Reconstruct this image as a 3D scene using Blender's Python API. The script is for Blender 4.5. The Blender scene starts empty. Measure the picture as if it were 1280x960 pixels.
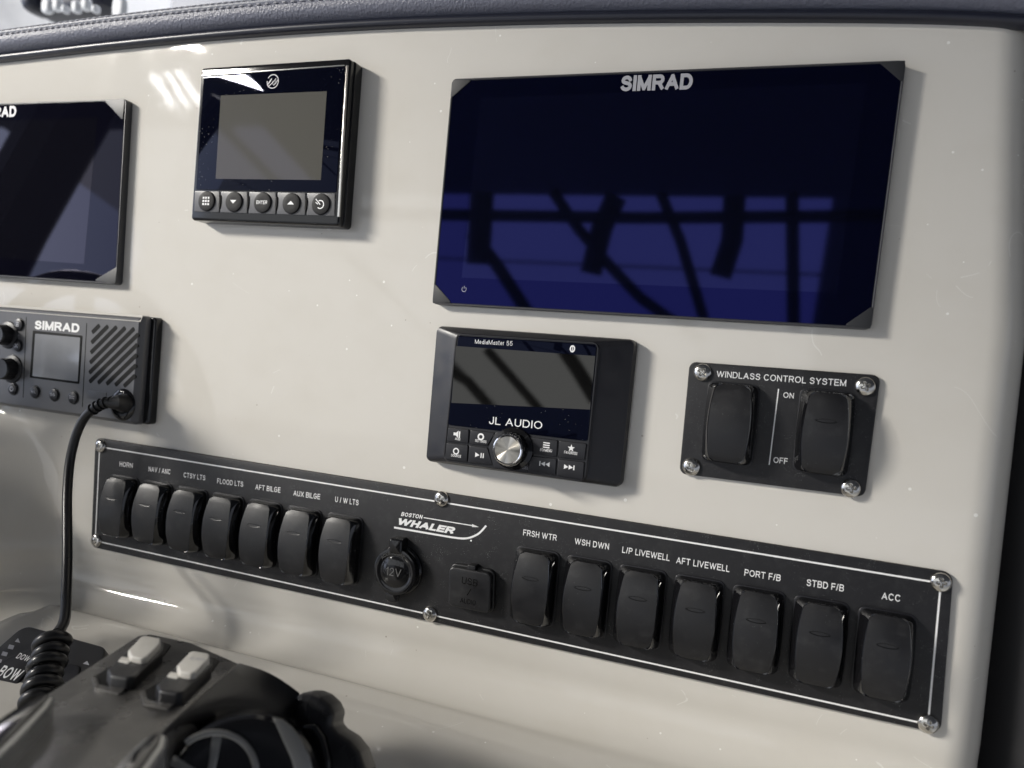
import bpy, math, random
from mathutils import Vector, Matrix, noise
random.seed(7)
sc = bpy.context.scene
COL = sc.collection
V = Vector
PI = math.pi

# ------------------------------------------------------------------ frame of the dashboard
# everything is laid out in "dash" centimetres: x right, y up along the dash, z out of it
E = math.radians(20)
ROT = Matrix(((1, 0, 0), (0, math.sin(E), -math.cos(E)), (0, math.cos(E), math.sin(E)))).to_4x4()
S = 0.01
ORG = V((0, 0, 1.25))
def W(p):
    return ORG + (ROT.to_3x3() @ V(p)) * S

# ------------------------------------------------------------------ camera
CF = 952.8165743
CC = V((24.0868698, -16.0393262, 50.6918763))
CR = [V((0.93728282, 0.08922539, -0.3369566)), V((0.09451372, -0.9955233, -0.00071188)), V((-0.33551166, -0.03117979, -0.94151993))]
cam_d = bpy.data.cameras.new('camera')
cam = bpy.data.objects.new('camera', cam_d)
COL.objects.link(cam)
r3 = ROT.to_3x3()
cx_, cy_, cz_ = r3 @ CR[0], r3 @ (-CR[1]), r3 @ (-CR[2])
M = Matrix((cx_, cy_, cz_)).transposed().to_4x4()
M.translation = W(CC)
cam.matrix_world = M
cam_d.sensor_width = 36
cam_d.lens = CF / 1280 * 36
cam_d.clip_start = 0.02
cam_d.clip_end = 200
cam_d.dof.use_dof = True
cam_d.dof.focus_distance = 0.535
cam_d.dof.aperture_fstop = 6.5
sc.camera = cam

# ------------------------------------------------------------------ world, exposure
wd = bpy.data.worlds.new('World')
sc.world = wd
wd.use_nodes = True
bg = wd.node_tree.nodes['Background']
bg.inputs[0].default_value = (0.80, 0.86, 1.0, 1)
bg.inputs[1].default_value = 0.50
sc.view_settings.view_transform = 'Standard'
sc.view_settings.look = 'None'
sc.view_settings.exposure = 0
sc.view_settings.gamma = 1
sc.render.engine = 'CYCLES'
sc.cycles.use_denoising = True
sc.cycles.max_bounces = 6
sc.cycles.sample_clamp_indirect = 4

# ------------------------------------------------------------------ pixel survey helpers
def ray(px, py):
    a, b = (px - 640) / CF, (py - 480) / CF
    return CR[0] * a + CR[1] * b + CR[2]
class Plane:
    """a plane in dash space with its own 2-D frame"""
    def __init__(s, p0, n, e1=(1, 0, 0)):
        s.p0 = V(p0); s.n = V(n).normalized()
        e1 = V(e1); s.e1 = (e1 - s.n * e1.dot(s.n)).normalized(); s.e2 = s.n.cross(s.e1)
    def at(s, px, py, h=0):
        d = ray(px, py)
        t = ((s.p0 + s.n * h) - CC).dot(s.n) / d.dot(s.n)
        return CC + d * t
    def to2(s, p):
        q = p - s.p0
        return (q.dot(s.e1), q.dot(s.e2))
    def to3(s, q, h=0):
        return s.p0 + s.e1 * q[0] + s.e2 * q[1] + s.n * h
    def px2(s, p, h=0):
        return s.to2(s.at(p[0], p[1], h))
DASH = Plane((0, 0, 0), (0, 0, 1))

# ------------------------------------------------------------------ objects
def tag(o, label=None, cat=None, group=None, kind=None):
    if label: o['label'] = label
    if cat: o['category'] = cat
    if group: o['group'] = group
    if kind: o['kind'] = kind
    return o
class Thing:
    def __init__(s, name, base, label, cat, group=None):
        s.base = V(base)
        s.o = bpy.data.objects.new(name, None)
        COL.objects.link(s.o)
        m = ROT.copy(); m.translation = W(base)
        s.o.matrix_world = m
        s.o.empty_display_size = 0.01
        tag(s.o, label, cat, group)
def make_mesh(name, verts, faces, mats, mi=None, smooth=True, angle=35):
    me = bpy.data.meshes.new(name)
    me.from_pydata([tuple(v) for v in verts], [], faces)
    for m in (mats if isinstance(mats, (list, tuple)) else [mats]): me.materials.append(m)
    if mi: me.polygons.foreach_set('material_index', mi)
    if smooth:
        me.polygons.foreach_set('use_smooth', [True] * len(me.polygons))
        me.set_sharp_from_angle(angle=math.radians(angle))
    me.update()
    return me
def part(name, verts, faces, mat, parent, pivot=None, smooth=True, angle=35, label=None, kind=None, mi=None):
    """verts in dash cm; parent a Thing or (object, base) of a part"""
    if isinstance(parent, Thing): po, pb = parent.o, parent.base
    else: po, pb = parent, parent['_b'] if False else BASES[parent.name]
    if pivot is None:
        pivot = V((0, 0, 0))
        for v in verts: pivot += V(v)
        pivot /= len(verts)
    pivot = V(pivot)
    me = make_mesh(name, [(V(v) - pivot) * S for v in verts], faces, mat, mi, smooth, angle)
    o = bpy.data.objects.new(name, me)
    COL.objects.link(o)
    o.parent = po
    o.location = (pivot - pb) * S
    BASES[o.name] = pivot
    if label: o['label'] = label
    if kind: o['kind'] = kind
    return o
BASES = {}
def top_mesh(name, verts, faces, mat, label, cat, kind=None, smooth=True, angle=35, pivot=None):
    pivot = V(pivot) if pivot is not None else sum((V(v) for v in verts), V()) / len(verts)
    me = make_mesh(name, [(V(v) - pivot) * S for v in verts], faces, mat, None, smooth, angle)
    o = bpy.data.objects.new(name, me); COL.objects.link(o)
    m = ROT.copy(); m.translation = W(pivot); o.matrix_world = m
    BASES[o.name] = pivot
    tag(o, label, cat, kind=kind)
    return o
def again(src, parent, at, name=None):
    """another copy of a part, sharing its mesh, with its own sub-parts"""
    o = src.copy(); COL.objects.link(o)
    o.parent = parent.o if isinstance(parent, Thing) else parent
    pb = parent.base if isinstance(parent, Thing) else BASES[parent.name]
    o.location = (V(at) - pb) * S
    BASES[o.name] = V(at)
    for ch in [c for c in bpy.data.objects if c.parent == src]:
        c = ch.copy(); COL.objects.link(c); c.parent = o
    return o

# ------------------------------------------------------------------ shapes
def area2(p): return sum(p[i - 1][0] * p[i][1] - p[i][0] * p[i - 1][1] for i in range(len(p))) / 2
def round_poly(p, r, n=5):
    p = list(p)
    if area2(p) < 0: p.reverse()
    if r <= 0: return p
    out = []
    N = len(p)
    for i in range(N):
        rr = r[i] if isinstance(r, (list, tuple)) else r
        a, b, c = V(p[i - 1]), V(p[i]), V(p[(i + 1) % N])
        u, w = (a - b), (c - b)
        lu, lw = u.length, w.length
        u.normalize(); w.normalize()
        ang = math.acos(max(-1, min(1, u.dot(w))))
        if ang > PI - 0.05: out.append(tuple(b)); continue
        t = min(rr / math.tan(ang / 2), lu * .49, lw * .49)
        rad = t * math.tan(ang / 2)
        cen = b + (u + w).normalized() * (rad / math.sin(ang / 2))
        s0, s1 = b + u * t - cen, b + w * t - cen
        a0, a1 = math.atan2(s0.y, s0.x), math.atan2(s1.y, s1.x)
        da = (a1 - a0 + PI) % (2 * PI) - PI
        for k in range(n + 1):
            q = a0 + da * k / n
            out.append((cen.x + rad * math.cos(q), cen.y + rad * math.sin(q)))
    return out
def inset(p, d):
    """move every point of a CCW outline inwards by d"""
    out = []
    N = len(p)
    for i in range(N):
        a, b, c = V(p[i - 1]), V(p[i]), V(p[(i + 1) % N])
        e, f = (b - a), (c - b)
        if e.length < 1e-7: e = f
        if f.length < 1e-7: f = e
        e.normalize(); f.normalize()
        n1, n2 = V((-e.y, e.x)), V((-f.y, f.x))
        m = n1 + n2
        if m.length < 1e-6: m = n1
        m.normalize()
        k = max(.45, m.dot(n1))
        q = b + m * (d / k)
        out.append((q.x, q.y))
    return out
def loft(rings, cap_top=True, cap_bot=False, close=True):
    n = len(rings[0]); vs = []; fs = []
    for r in rings: vs += [V(v) for v in r]
    for k in range(len(rings) - 1):
        for i in range(n if close else n - 1):
            j = (i + 1) % n
            fs.append((k * n + i, k * n + j, (k + 1) * n + j, (k + 1) * n + i))
    if cap_top: fs.append(tuple(range((len(rings) - 1) * n, len(rings) * n)))
    if cap_bot: fs.append(tuple(reversed(range(n))))
    return vs, fs
def prism(pl, p2, h0, h1, bev=0.0, seg=3, bot=False):
    """rounded-edge slab over outline p2 (plane 2-D), from h0 to h1"""
    if area2(p2) < 0: p2 = p2[::-1]
    rings = [[pl.to3(q, h0) for q in p2]]
    if bev > 0:
        rings.append([pl.to3(q, h1 - bev) for q in p2])
        for k in range(1, seg + 1):
            a = PI / 2 * k / seg
            ip = inset(p2, bev * (1 - math.cos(a)))
            rings.append([pl.to3(q, h1 - bev + bev * math.sin(a)) for q in ip])
    else: rings.append([pl.to3(q, h1) for q in p2])
    return loft(rings, True, bot)
def slab(name, pl, px, h0, h1, mat, parent, r=0.0, bev=0.0, **kw):
    """slab whose top outline passes through the surveyed pixels"""
    p2 = round_poly([pl.px2(q, h1) for q in px], r)
    v, f = prism(pl, p2, h0, h1, bev)
    return part(name, v, f, mat, parent, **kw)
def frame_ring(pl, outer, wid, h0, h1, bev=.03):
    """picture-frame shaped ring"""
    if area2(outer) < 0: outer = outer[::-1]
    inner = inset(outer, wid)
    rs = [[pl.to3(q, h0) for q in outer], [pl.to3(q, h1 - bev) for q in outer], [pl.to3(q, h1) for q in inset(outer, bev)],
          [pl.to3(q, h1) for q in inset(outer, wid - bev)], [pl.to3(q, h1 - bev) for q in inner], [pl.to3(q, h0) for q in inner]]
    return loft(rs, False, False)
def circle(c, r, n=32, a0=0):
    return [(c[0] + r * math.cos(a0 + 2 * PI * i / n), c[1] + r * math.sin(a0 + 2 * PI * i / n)) for i in range(n)]
def lathe(pl, c, prof, n=40, cap=True, sx=1, sy=1):
    """prof list of (radius, height)"""
    rings = [[pl.to3((c[0] + r * sx * math.cos(2 * PI * i / n), c[1] + r * sy * math.sin(2 * PI * i / n)), h) for i in range(n)] for r, h in prof]
    return loft(rings, cap, False)
def tube(path, r, n=12, caps=True):
    path = [V(p) for p in path]
    rings = []
    T = (path[1] - path[0]).normalized()
    up = T.orthogonal().normalized()
    for i, p in enumerate(path):
        a = path[max(0, i - 1)]; b = path[min(len(path) - 1, i + 1)]
        T = (b - a).normalized()
        up = (up - T * up.dot(T)).normalized()
        si = T.cross(up)
        rr = r[i] if isinstance(r, (list, tuple)) else r
        rings.append([p + (up * math.cos(2 * PI * k / n) + si * math.sin(2 * PI * k / n)) * rr for k in range(n)])
    return loft(rings, caps, caps)
def spline(pts, m=8):
    pts = [V(p) for p in pts]
    out = []
    for i in range(len(pts) - 1):
        a, b, c, d = pts[max(0, i - 1)], pts[i], pts[i + 1], pts[min(len(pts) - 1, i + 2)]
        for k in range(m):
            t = k / m
            out.append(0.5 * ((2 * b) + (c - a) * t + (2 * a - 5 * b + 4 * c - d) * t * t + (3 * b - a - 3 * c + d) * t ** 3))
    out.append(pts[-1])
    return out
def ribbon(pl, p2, w, h, taper=None):
    vs, fs = [], []
    n = len(p2)
    for i, p in enumerate(p2):
        a, b = V(p2[max(0, i - 1)]), V(p2[min(n - 1, i + 1)])
        t = (b - a).normalized(); nn = V((-t.y, t.x)) * (w / 2 * (taper[i] if taper else 1))
        vs += [pl.to3((p[0] + nn.x, p[1] + nn.y), h), pl.to3((p[0] - nn.x, p[1] - nn.y), h)]
    for i in range(n - 1): fs.append((2 * i, 2 * i + 1, 2 * i + 3, 2 * i + 2))
    return vs, fs
def join(*vf):
    V_, F_ = [], []
    for v, f in vf:
        o = len(V_); V_ += list(v); F_ += [tuple(i + o for i in q) for q in f]
    return V_, F_
def _arc(cx, cy, rx, ry, a0, a1, n=9):
    return [(cx + rx * math.cos(math.radians(a0 + (a1 - a0) * k / n)), cy + ry * math.sin(math.radians(a0 + (a1 - a0) * k / n))) for k in range(n + 1)]
_S = [(.97, .76)] + _arc(.5, .745, .45, .255, 20, 180, 9)[1:] + _arc(.5, .745, .45, .2, 180, 262, 4)[1:] + _arc(.5, .27, .5, .25, 75, 0, 5) + _arc(.5, .27, .5, .27, 0, -165, 9)[1:]
# strokes of a plain grotesque alphabet: (ink width / cap height, strokes)
FONT = {
 'A': (.88, [[(0, 0), (.5, 1)], [(.5, 1), (1, 0)], [(.2, .33), (.8, .33)]]),
 'B': (.76, [[(0, 0), (0, 1), (.6, 1)] + _arc(.62, .76, .34, .24, 90, -90) + [(0, .52)], [(0, 0), (.65, 0)] + _arc(.66, .26, .34, .26, -90, 90) + [(.4, .52)]]),
 'C': (.86, [_arc(.52, .5, .52, .5, 38, 322, 20)]),
 'D': (.82, [[(0, 0), (0, 1), (.45, 1)] + _arc(.48, .5, .52, .5, 90, -90, 14) + [(0, 0)]]),
 'E': (.70, [[(1, 1), (0, 1), (0, 0), (1, 0)], [(0, .52), (.92, .52)]]),
 'F': (.66, [[(1, 1), (0, 1), (0, 0)], [(0, .5), (.88, .5)]]),
 'G': (.90, [_arc(.5, .5, .5, .5, 42, 330, 20) + [(1, .48), (.55, .48)]]),
 'H': (.76, [[(0, 0), (0, 1)], [(1, 0), (1, 1)], [(0, .52), (1, .52)]]),
 'I': (.0, [[(.5, 0), (.5, 1)]]),
 'J': (.56, [[(1, 1), (1, .3)] + _arc(.5, .28, .5, .28, 0, -175, 9)]),
 'K': (.80, [[(0, 0), (0, 1)], [(1, 1), (0, .36)], [(.36, .6), (1, 0)]]),
 'L': (.62, [[(0, 1), (0, 0), (1, 0)]]),
 'M': (.92, [[(0, 0), (0, 1)], [(0, 1), (.5, .02)], [(.5, .02), (1, 1)], [(1, 1), (1, 0)]]),
 'N': (.77, [[(0, 0), (0, 1)], [(0, 1), (1, 0)], [(1, 0), (1, 1)]]),
 'O': (.94, [_arc(.5, .5, .5, .5, 0, 360, 28)]),
 'P': (.73, [[(0, 0), (0, 1), (.6, 1)] + _arc(.64, .73, .36, .27, 90, -90) + [(0, .46)]]),
 'Q': (.94, [_arc(.5, .5, .5, .5, 0, 360, 28), [(.6, .25), (1, -.05)]]),
 'R': (.80, [[(0, 0), (0, 1), (.6, 1)] + _arc(.64, .74, .34, .26, 90, -90) + [(0, .48)], [(.6, .46), (1, 0)]]),
 'S': (.76, [_S]),
 'T': (.76, [[(0, 1), (1, 1)], [(.5, 1), (.5, 0)]]),
 'U': (.76, [[(0, 1), (0, .36)] + _arc(.5, .36, .5, .36, 180, 360, 12) + [(1, 1)]]),
 'V': (.86, [[(0, 1), (.5, 0)], [(.5, 0), (1, 1)]]),
 'W': (1.26, [[(0, 1), (.26, 0)], [(.26, 0), (.5, 1)], [(.5, 1), (.74, 0)], [(.74, 0), (1, 1)]]),
 'X': (.84, [[(0, 0), (1, 1)], [(0, 1), (1, 0)]]),
 'Y': (.84, [[(0, 1), (.5, .45)], [(1, 1), (.5, .45)], [(.5, .45), (.5, 0)]]),
 '1': (.34, [[(0, .76), (1, 1), (1, 0)]]),
 '2': (.64, [_arc(.5, .7, .48, .3, 165, -20, 10) + [(0, 0), (1, 0)]]),
 '5': (.64, [[(.9, 1), (.15, 1), (.05, .48)] + _arc(.48, .33, .5, .33, 125, -160, 12)]),
 '6': (.64, [_arc(.5, .32, .5, .32, 0, 360, 16), _arc(.62, .45, .6, .55, 80, 190, 8)]),
 '/': (.34, [[(0, 0), (1, 1)]]),
 '+': (.6, [[(0, .5), (1, .5)], [(.5, .1), (.5, .9)]]),
 'a': (.5, [_arc(.5, .26, .48, .26, 0, 360, 14), [(1, .72), (1, 0)]]),
 'd': (.5, [_arc(.5, .30, .48, .30, 0, 360, 14), [(1, 1), (1, 0)]]),
 'e': (.5, [[(.02, .36), (.98, .36)] + _arc(.5, .35, .48, .34, 0, 315, 12)]),
 'i': (.0, [[(.5, 0), (.5, .7)], [(.5, .96), (.5, 1)]]),
 'r': (.26, [[(0, 0), (0, .7)], [(0, .4), (.3, .65), (1, .7)]]),
 's': (.44, [[(x, y * .7) for x, y in _S]]),
 't': (.3, [[(.4, .95), (.4, .1), (.6, 0), (1, 0)], [(0, .7), (1, .7)]]),
}
def glyphs(body, bold=0.0, shear=0.0, space=1.0):
    """bold is the stroke weight as a share of cap height"""
    w = bold; x = 0; vs = []; fs = []; lift = 0
    for ch in body:
        if ch == ' ': x += .42 * space; continue
        gw, strokes = FONT[ch]
        gw = max(gw * (1 + .5 * max(0, w - .13)), 0)
        iw = max(gw - w, 0) if gw > 0 else 0
        for st in strokes:
            pts = [V((x + w / 2 + q[0] * iw, w / 2 + q[1] * (1 - w))) for q in st]
            # cut at sharp turns so each run has clean square ends
            runs, cur = [], [pts[0]]
            for i in range(1, len(pts)):
                if (pts[i] - cur[-1]).length < 1e-5: continue
                cur.append(pts[i])
                if i < len(pts) - 1:
                    a, b = (pts[i] - cur[-2]), (pts[i + 1] - pts[i])
                    if a.length > 1e-6 and b.length > 1e-6 and a.angle(b) > .75:
                        runs.append(cur); cur = [pts[i]]
            runs.append(cur)
            for rn in runs:
                if len(rn) < 2: continue
                closed = (rn[0] - rn[-1]).length < 1e-4
                if not closed:
                    a, b = (rn[0] - rn[1]).normalized(), (rn[-1] - rn[-2]).normalized()
                    k0 = w / 2 * max(abs(a.x), abs(a.y)) ** 3; k1 = w / 2 * max(abs(b.x), abs(b.y)) ** 3
                    rn = [rn[0] + a * k0] + rn[1:-1] + [rn[-1] + b * k1]
                lift += 1
                o = len(vs); n = len(rn)
                for i, p in enumerate(rn):
                    if closed: a, b = rn[i - 1] if i > 0 else rn[-2], rn[i + 1] if i < n - 1 else rn[1]
                    else: a, b = rn[max(0, i - 1)], rn[min(n - 1, i + 1)]
                    t = (b - a).normalized(); nn = V((-t.y, t.x)) * w / 2
                    for q in (p + nn, p - nn):
                        y = min(1, max(0, q.y)) if ch not in 'Q' else q.y
                        vs.append(V((q.x + shear * y, y, (lift % 6) * .0012)))
                for i in range(n - 1): fs.append((o + 2 * i, o + 2 * i + 1, o + 2 * i + 3, o + 2 * i + 2))
        x += (iw + w) + .17 * space
    return vs, fs
def text_vf(body, pl, A, B, cap, h, bold=.13, shear=0.0, space=1.0, px=True):
    """lettering whose baseline runs from pixel A to pixel B, cap height in cm"""
    vs, fs = glyphs(body, bold, shear, space)
    cp = 1.0
    x0, x1 = min(v.x for v in vs), max(v.x for v in vs)
    if px: a, b = V(pl.px2(A, h)), V(pl.px2(B, h))
    else: a, b = V(A), V(B)
    u = (b - a); L = u.length; u.normalize(); n = V((-u.y, u.x))
    k = L / (x1 - x0)
    return [pl.to3(a + u * ((v.x - x0) * k) + n * (v.y / cp * cap), h + v.z) for v in vs], fs
def text(body, pl, A, B, cap, h, mat, parent, name='lettering', **kw):
    v, f = text_vf(body, pl, A, B, cap, h, **kw)
    return part(name, v, f, mat, parent, smooth=False)

# ------------------------------------------------------------------ materials
def mat(name, col, rough=.5, metal=0, spec=.5, coat=0, coat_rough=.05, tint=None, ior=None, dust=0.0, dust_scale=900, dust_col=(.55, .55, .53),
        bump=0.0, bump_scale=2000, rough_var=0.0, aniso=0, bump_dist=.0004, smudge=0.0, smudge_scale=60, emit=None):
    m = bpy.data.materials.new(name); m.use_nodes = True
    nt = m.node_tree; nd = nt.nodes; lk = nt.links
    b = nd['Principled BSDF']
    b.inputs['Base Color'].default_value = (*col, 1)
    b.inputs['Roughness'].default_value = rough
    b.inputs['Metallic'].default_value = metal
    b.inputs['Specular IOR Level'].default_value = spec
    b.inputs['Coat Weight'].default_value = coat
    b.inputs['Coat Roughness'].default_value = coat_rough
    if tint: b.inputs['Specular Tint'].default_value = (*tint, 1)
    if ior: b.inputs['IOR'].default_value = ior
    if aniso:
        b.inputs['Anisotropic'].default_value = aniso
        tg = nd.new('ShaderNodeTangent'); tg.direction_type = 'RADIAL'; tg.axis = 'Z'
        lk.new(tg.outputs[0], b.inputs['Tangent'])
    if emit:
        b.inputs['Emission Color'].default_value = (*emit[0], 1); b.inputs['Emission Strength'].default_value = emit[1]
    tc0 = nd.new('ShaderNodeTexCoord'); oi = nd.new('ShaderNodeObjectInfo')
    tc = nd.new('ShaderNodeVectorMath'); tc.operation = 'ADD'
    mr0 = nd.new('ShaderNodeMath'); mr0.operation = 'MULTIPLY'; mr0.inputs[1].default_value = 7.0
    lk.new(oi.outputs['Random'], mr0.inputs[0]); lk.new(tc0.outputs['Object'], tc.inputs[0]); lk.new(mr0.outputs[0], tc.inputs[1])
    class _T: outputs = {'Object': tc.outputs[0]}
    tc = _T
    colour = None
    if smudge:
        n = nd.new('ShaderNodeTexNoise'); n.inputs['Scale'].default_value = smudge_scale; n.inputs['Detail'].default_value = 5
        n.inputs['Roughness'].default_value = .65
        lk.new(tc.outputs['Object'], n.inputs['Vector'])
        mr = nd.new('ShaderNodeMapRange'); mr.inputs['From Min'].default_value = .52; mr.inputs['From Max'].default_value = .78
        mr.inputs['To Max'].default_value = smudge
        lk.new(n.outputs['Fac'], mr.inputs['Value'])
        mx = nd.new('ShaderNodeMix'); mx.data_type = 'RGBA'
        lk.new(mr.outputs[0], mx.inputs['Factor'])
        mx.inputs[6].default_value = (*col, 1); mx.inputs[7].default_value = (*dust_col, 1)
        colour = mx.outputs[2]
    if dust:
        vo = nd.new('ShaderNodeTexVoronoi'); vo.inputs['Scale'].default_value = dust_scale
        lk.new(tc.outputs['Object'], vo.inputs['Vector'])
        vr = nd.new('ShaderNodeTexNoise'); vr.inputs['Scale'].default_value = dust_scale * .09; vr.inputs['Detail'].default_value = 3
        lk.new(tc.outputs['Object'], vr.inputs['Vector'])
        mr = nd.new('ShaderNodeMapRange'); mr.inputs['From Min'].default_value = .40; mr.inputs['From Max'].default_value = .75
        mr.inputs['To Min'].default_value = 0; mr.inputs['To Max'].default_value = .26 * dust
        lk.new(vr.outputs['Fac'], mr.inputs['Value'])
        lt = nd.new('ShaderNodeMath'); lt.operation = 'LESS_THAN'
        lk.new(vo.outputs['Distance'], lt.inputs[0]); lk.new(mr.outputs[0], lt.inputs[1])
        mx = nd.new('ShaderNodeMix'); mx.data_type = 'RGBA'
        lk.new(lt.outputs[0], mx.inputs['Factor'])
        if colour: lk.new(colour, mx.inputs[6])
        else: mx.inputs[6].default_value = (*col, 1)
        mx.inputs[7].default_value = (*dust_col, 1)
        colour = mx.outputs[2]
    if colour: lk.new(colour, b.inputs['Base Color'])
    if rough_var:
        n = nd.new('ShaderNodeTexNoise'); n.inputs['Scale'].default_value = 70; n.inputs['Detail'].default_value = 6
        lk.new(tc.outputs['Object'], n.inputs['Vector'])
        mr = nd.new('ShaderNodeMapRange'); mr.inputs['From Min'].default_value = .3; mr.inputs['From Max'].default_value = .7
        mr.inputs['To Min'].default_value = max(0, rough - rough_var); mr.inputs['To Max'].default_value = rough + rough_var
        lk.new(n.outputs['Fac'], mr.inputs['Value']); lk.new(mr.outputs[0], b.inputs['Roughness'])
    if bump:
        n = nd.new('ShaderNodeTexNoise'); n.inputs['Scale'].default_value = bump_scale; n.inputs['Detail'].default_value = 3
        lk.new(tc.outputs['Object'], n.inputs['Vector'])
        bp = nd.new('ShaderNodeBump'); bp.inputs['Strength'].default_value = bump; bp.inputs['Distance'].default_value = bump_dist
        lk.new(n.outputs['Fac'], bp.inputs['Height']); lk.new(bp.outputs[0], b.inputs['Normal'])
    return m

def gelcoat():
    m = mat('cream_gelcoat', (.67, .645, .595), rough=.6, spec=.0, coat=.85, coat_rough=.05)
    nt = m.node_tree; nd = nt.nodes; lk = nt.links; b = nd['Principled BSDF']
    tc = nd.new('ShaderNodeTexCoord')
    # slow unevenness of the moulding, seen in the gloss only
    n1 = nd.new('ShaderNodeTexNoise'); n1.inputs['Scale'].default_value = 9; n1.inputs['Detail'].default_value = 2
    n2 = nd.new('ShaderNodeTexNoise'); n2.inputs['Scale'].default_value = 55; n2.inputs['Detail'].default_value = 4
    for n in (n1, n2): lk.new(tc.outputs['Object'], n.inputs['Vector'])
    ad = nd.new('ShaderNodeMath'); ad.operation = 'MULTIPLY_ADD'; ad.inputs[1].default_value = .06
    lk.new(n2.outputs['Fac'], ad.inputs[0]); lk.new(n1.outputs['Fac'], ad.inputs[2])
    bp = nd.new('ShaderNodeBump'); bp.inputs['Strength'].default_value = .12; bp.inputs['Distance'].default_value = .004
    lk.new(ad.outputs[0], bp.inputs['Height'])
    lk.new(bp.outputs[0], b.inputs['Coat Normal'])
    # wiped-on haze makes the coat uneven
    n3 = nd.new('ShaderNodeTexNoise'); n3.inputs['Scale'].default_value = 14; n3.inputs['Detail'].default_value = 8; n3.inputs['Distortion'].default_value = 1.5
    lk.new(tc.outputs['Object'], n3.inputs['Vector'])
    mr = nd.new('ShaderNodeMapRange'); mr.inputs['From Min'].default_value = .35; mr.inputs['From Max'].default_value = .75
    mr.inputs['To Min'].default_value = .015; mr.inputs['To Max'].default_value = .09
    lk.new(n3.outputs['Fac'], mr.inputs['Value']); lk.new(mr.outputs[0], b.inputs['Coat Roughness'])
    # specks of dirt, fine wipe marks and painted glints
    col = None
    base = (.67, .645, .595, 1)
    vo = nd.new('ShaderNodeTexVoronoi'); vo.inputs['Scale'].default_value = 62
    lk.new(tc.outputs['Object'], vo.inputs['Vector'])
    sep = nd.new('ShaderNodeSeparateColor'); lk.new(vo.outputs['Color'], sep.inputs[0])
    th = nd.new('ShaderNodeMath'); th.operation = 'MULTIPLY'; th.inputs[1].default_value = .045
    lk.new(sep.outputs[0], th.inputs[0])
    lt = nd.new('ShaderNodeMath'); lt.operation = 'LESS_THAN'
    lk.new(vo.outputs['Distance'], lt.inputs[0]); lk.new(th.outputs[0], lt.inputs[1])
    mx = nd.new('ShaderNodeMix'); mx.data_type = 'RGBA'; mx.inputs[6].default_value = base; mx.inputs[7].default_value = (.42, .38, .33, 1)
    lk.new(lt.outputs[0], mx.inputs['Factor'])
    n4 = nd.new('ShaderNodeTexNoise'); n4.inputs['Scale'].default_value = 22; n4.inputs['Detail'].default_value = 6
    mp = nd.new('ShaderNodeMapping'); mp.inputs['Rotation'].default_value = (0, 0, .5); mp.inputs['Scale'].default_value = (1, 1.3, 1)
    lk.new(tc.outputs['Object'], mp.inputs[0]); lk.new(mp.outputs[0], n4.inputs['Vector'])
    m4 = nd.new('ShaderNodeMapRange'); m4.inputs['From Min'].default_value = .45; m4.inputs['From Max'].default_value = .8; m4.inputs['To Max'].default_value = .4
    lk.new(n4.outputs['Fac'], m4.inputs['Value'])
    mx2 = nd.new('ShaderNodeMix'); mx2.data_type = 'RGBA'; mx2.inputs[7].default_value = (.61, .58, .52, 1)
    lk.new(m4.outputs[0], mx2.inputs['Factor']); lk.new(mx.outputs[2], mx2.inputs[6])
    v3 = nd.new('ShaderNodeTexVoronoi'); v3.inputs['Scale'].default_value = 95  # pale specks: glints of the gloss painted into the base colour
    lk.new(tc.outputs['Object'], v3.inputs['Vector'])
    s3 = nd.new('ShaderNodeSeparateColor'); lk.new(v3.outputs['Color'], s3.inputs[0])
    p3 = nd.new('ShaderNodeMath'); p3.operation = 'POWER'; p3.inputs[1].default_value = 5; lk.new(s3.outputs[1], p3.inputs[0])
    t3 = nd.new('ShaderNodeMath'); t3.operation = 'MULTIPLY'; t3.inputs[1].default_value = .11; lk.new(p3.outputs[0], t3.inputs[0])
    l3 = nd.new('ShaderNodeMath'); l3.operation = 'LESS_THAN'; lk.new(v3.outputs['Distance'], l3.inputs[0]); lk.new(t3.outputs[0], l3.inputs[1])
    mx3 = nd.new('ShaderNodeMix'); mx3.data_type = 'RGBA'; mx3.inputs[7].default_value = (.88, .87, .83, 1)
    lk.new(l3.outputs[0], mx3.inputs['Factor']); lk.new(mx2.outputs[2], mx3.inputs[6])
    # short curved wipe scratches: thin iso-lines of a stretched noise, broken up by another
    ns = nd.new('ShaderNodeTexNoise'); ns.inputs['Scale'].default_value = 16; ns.inputs['Detail'].default_value = 1; ns.inputs['Distortion'].default_value = .6
    lk.new(tc.outputs['Object'], ns.inputs['Vector'])
    a1 = nd.new('ShaderNodeMath'); a1.operation = 'SUBTRACT'; a1.inputs[1].default_value = .5; lk.new(ns.outputs['Fac'], a1.inputs[0])
    a2 = nd.new('ShaderNodeMath'); a2.operation = 'ABSOLUTE'; lk.new(a1.outputs[0], a2.inputs[0])
    a3 = nd.new('ShaderNodeMath'); a3.operation = 'LESS_THAN'; a3.inputs[1].default_value = .0022; lk.new(a2.outputs[0], a3.inputs[0])
    nb = nd.new('ShaderNodeTexNoise'); nb.inputs['Scale'].default_value = 31; nb.inputs['Detail'].default_value = 2
    lk.new(tc.outputs['Object'], nb.inputs['Vector'])
    a4 = nd.new('ShaderNodeMath'); a4.operation = 'GREATER_THAN'; a4.inputs[1].default_value = .63; lk.new(nb.outputs['Fac'], a4.inputs[0])
    a5 = nd.new('ShaderNodeMath'); a5.operation = 'MULTIPLY'; lk.new(a3.outputs[0], a5.inputs[0]); lk.new(a4.outputs[0], a5.inputs[1])
    a6 = nd.new('ShaderNodeMath'); a6.operation = 'MULTIPLY'; a6.inputs[1].default_value = .5; lk.new(a5.outputs[0], a6.inputs[0])
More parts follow.
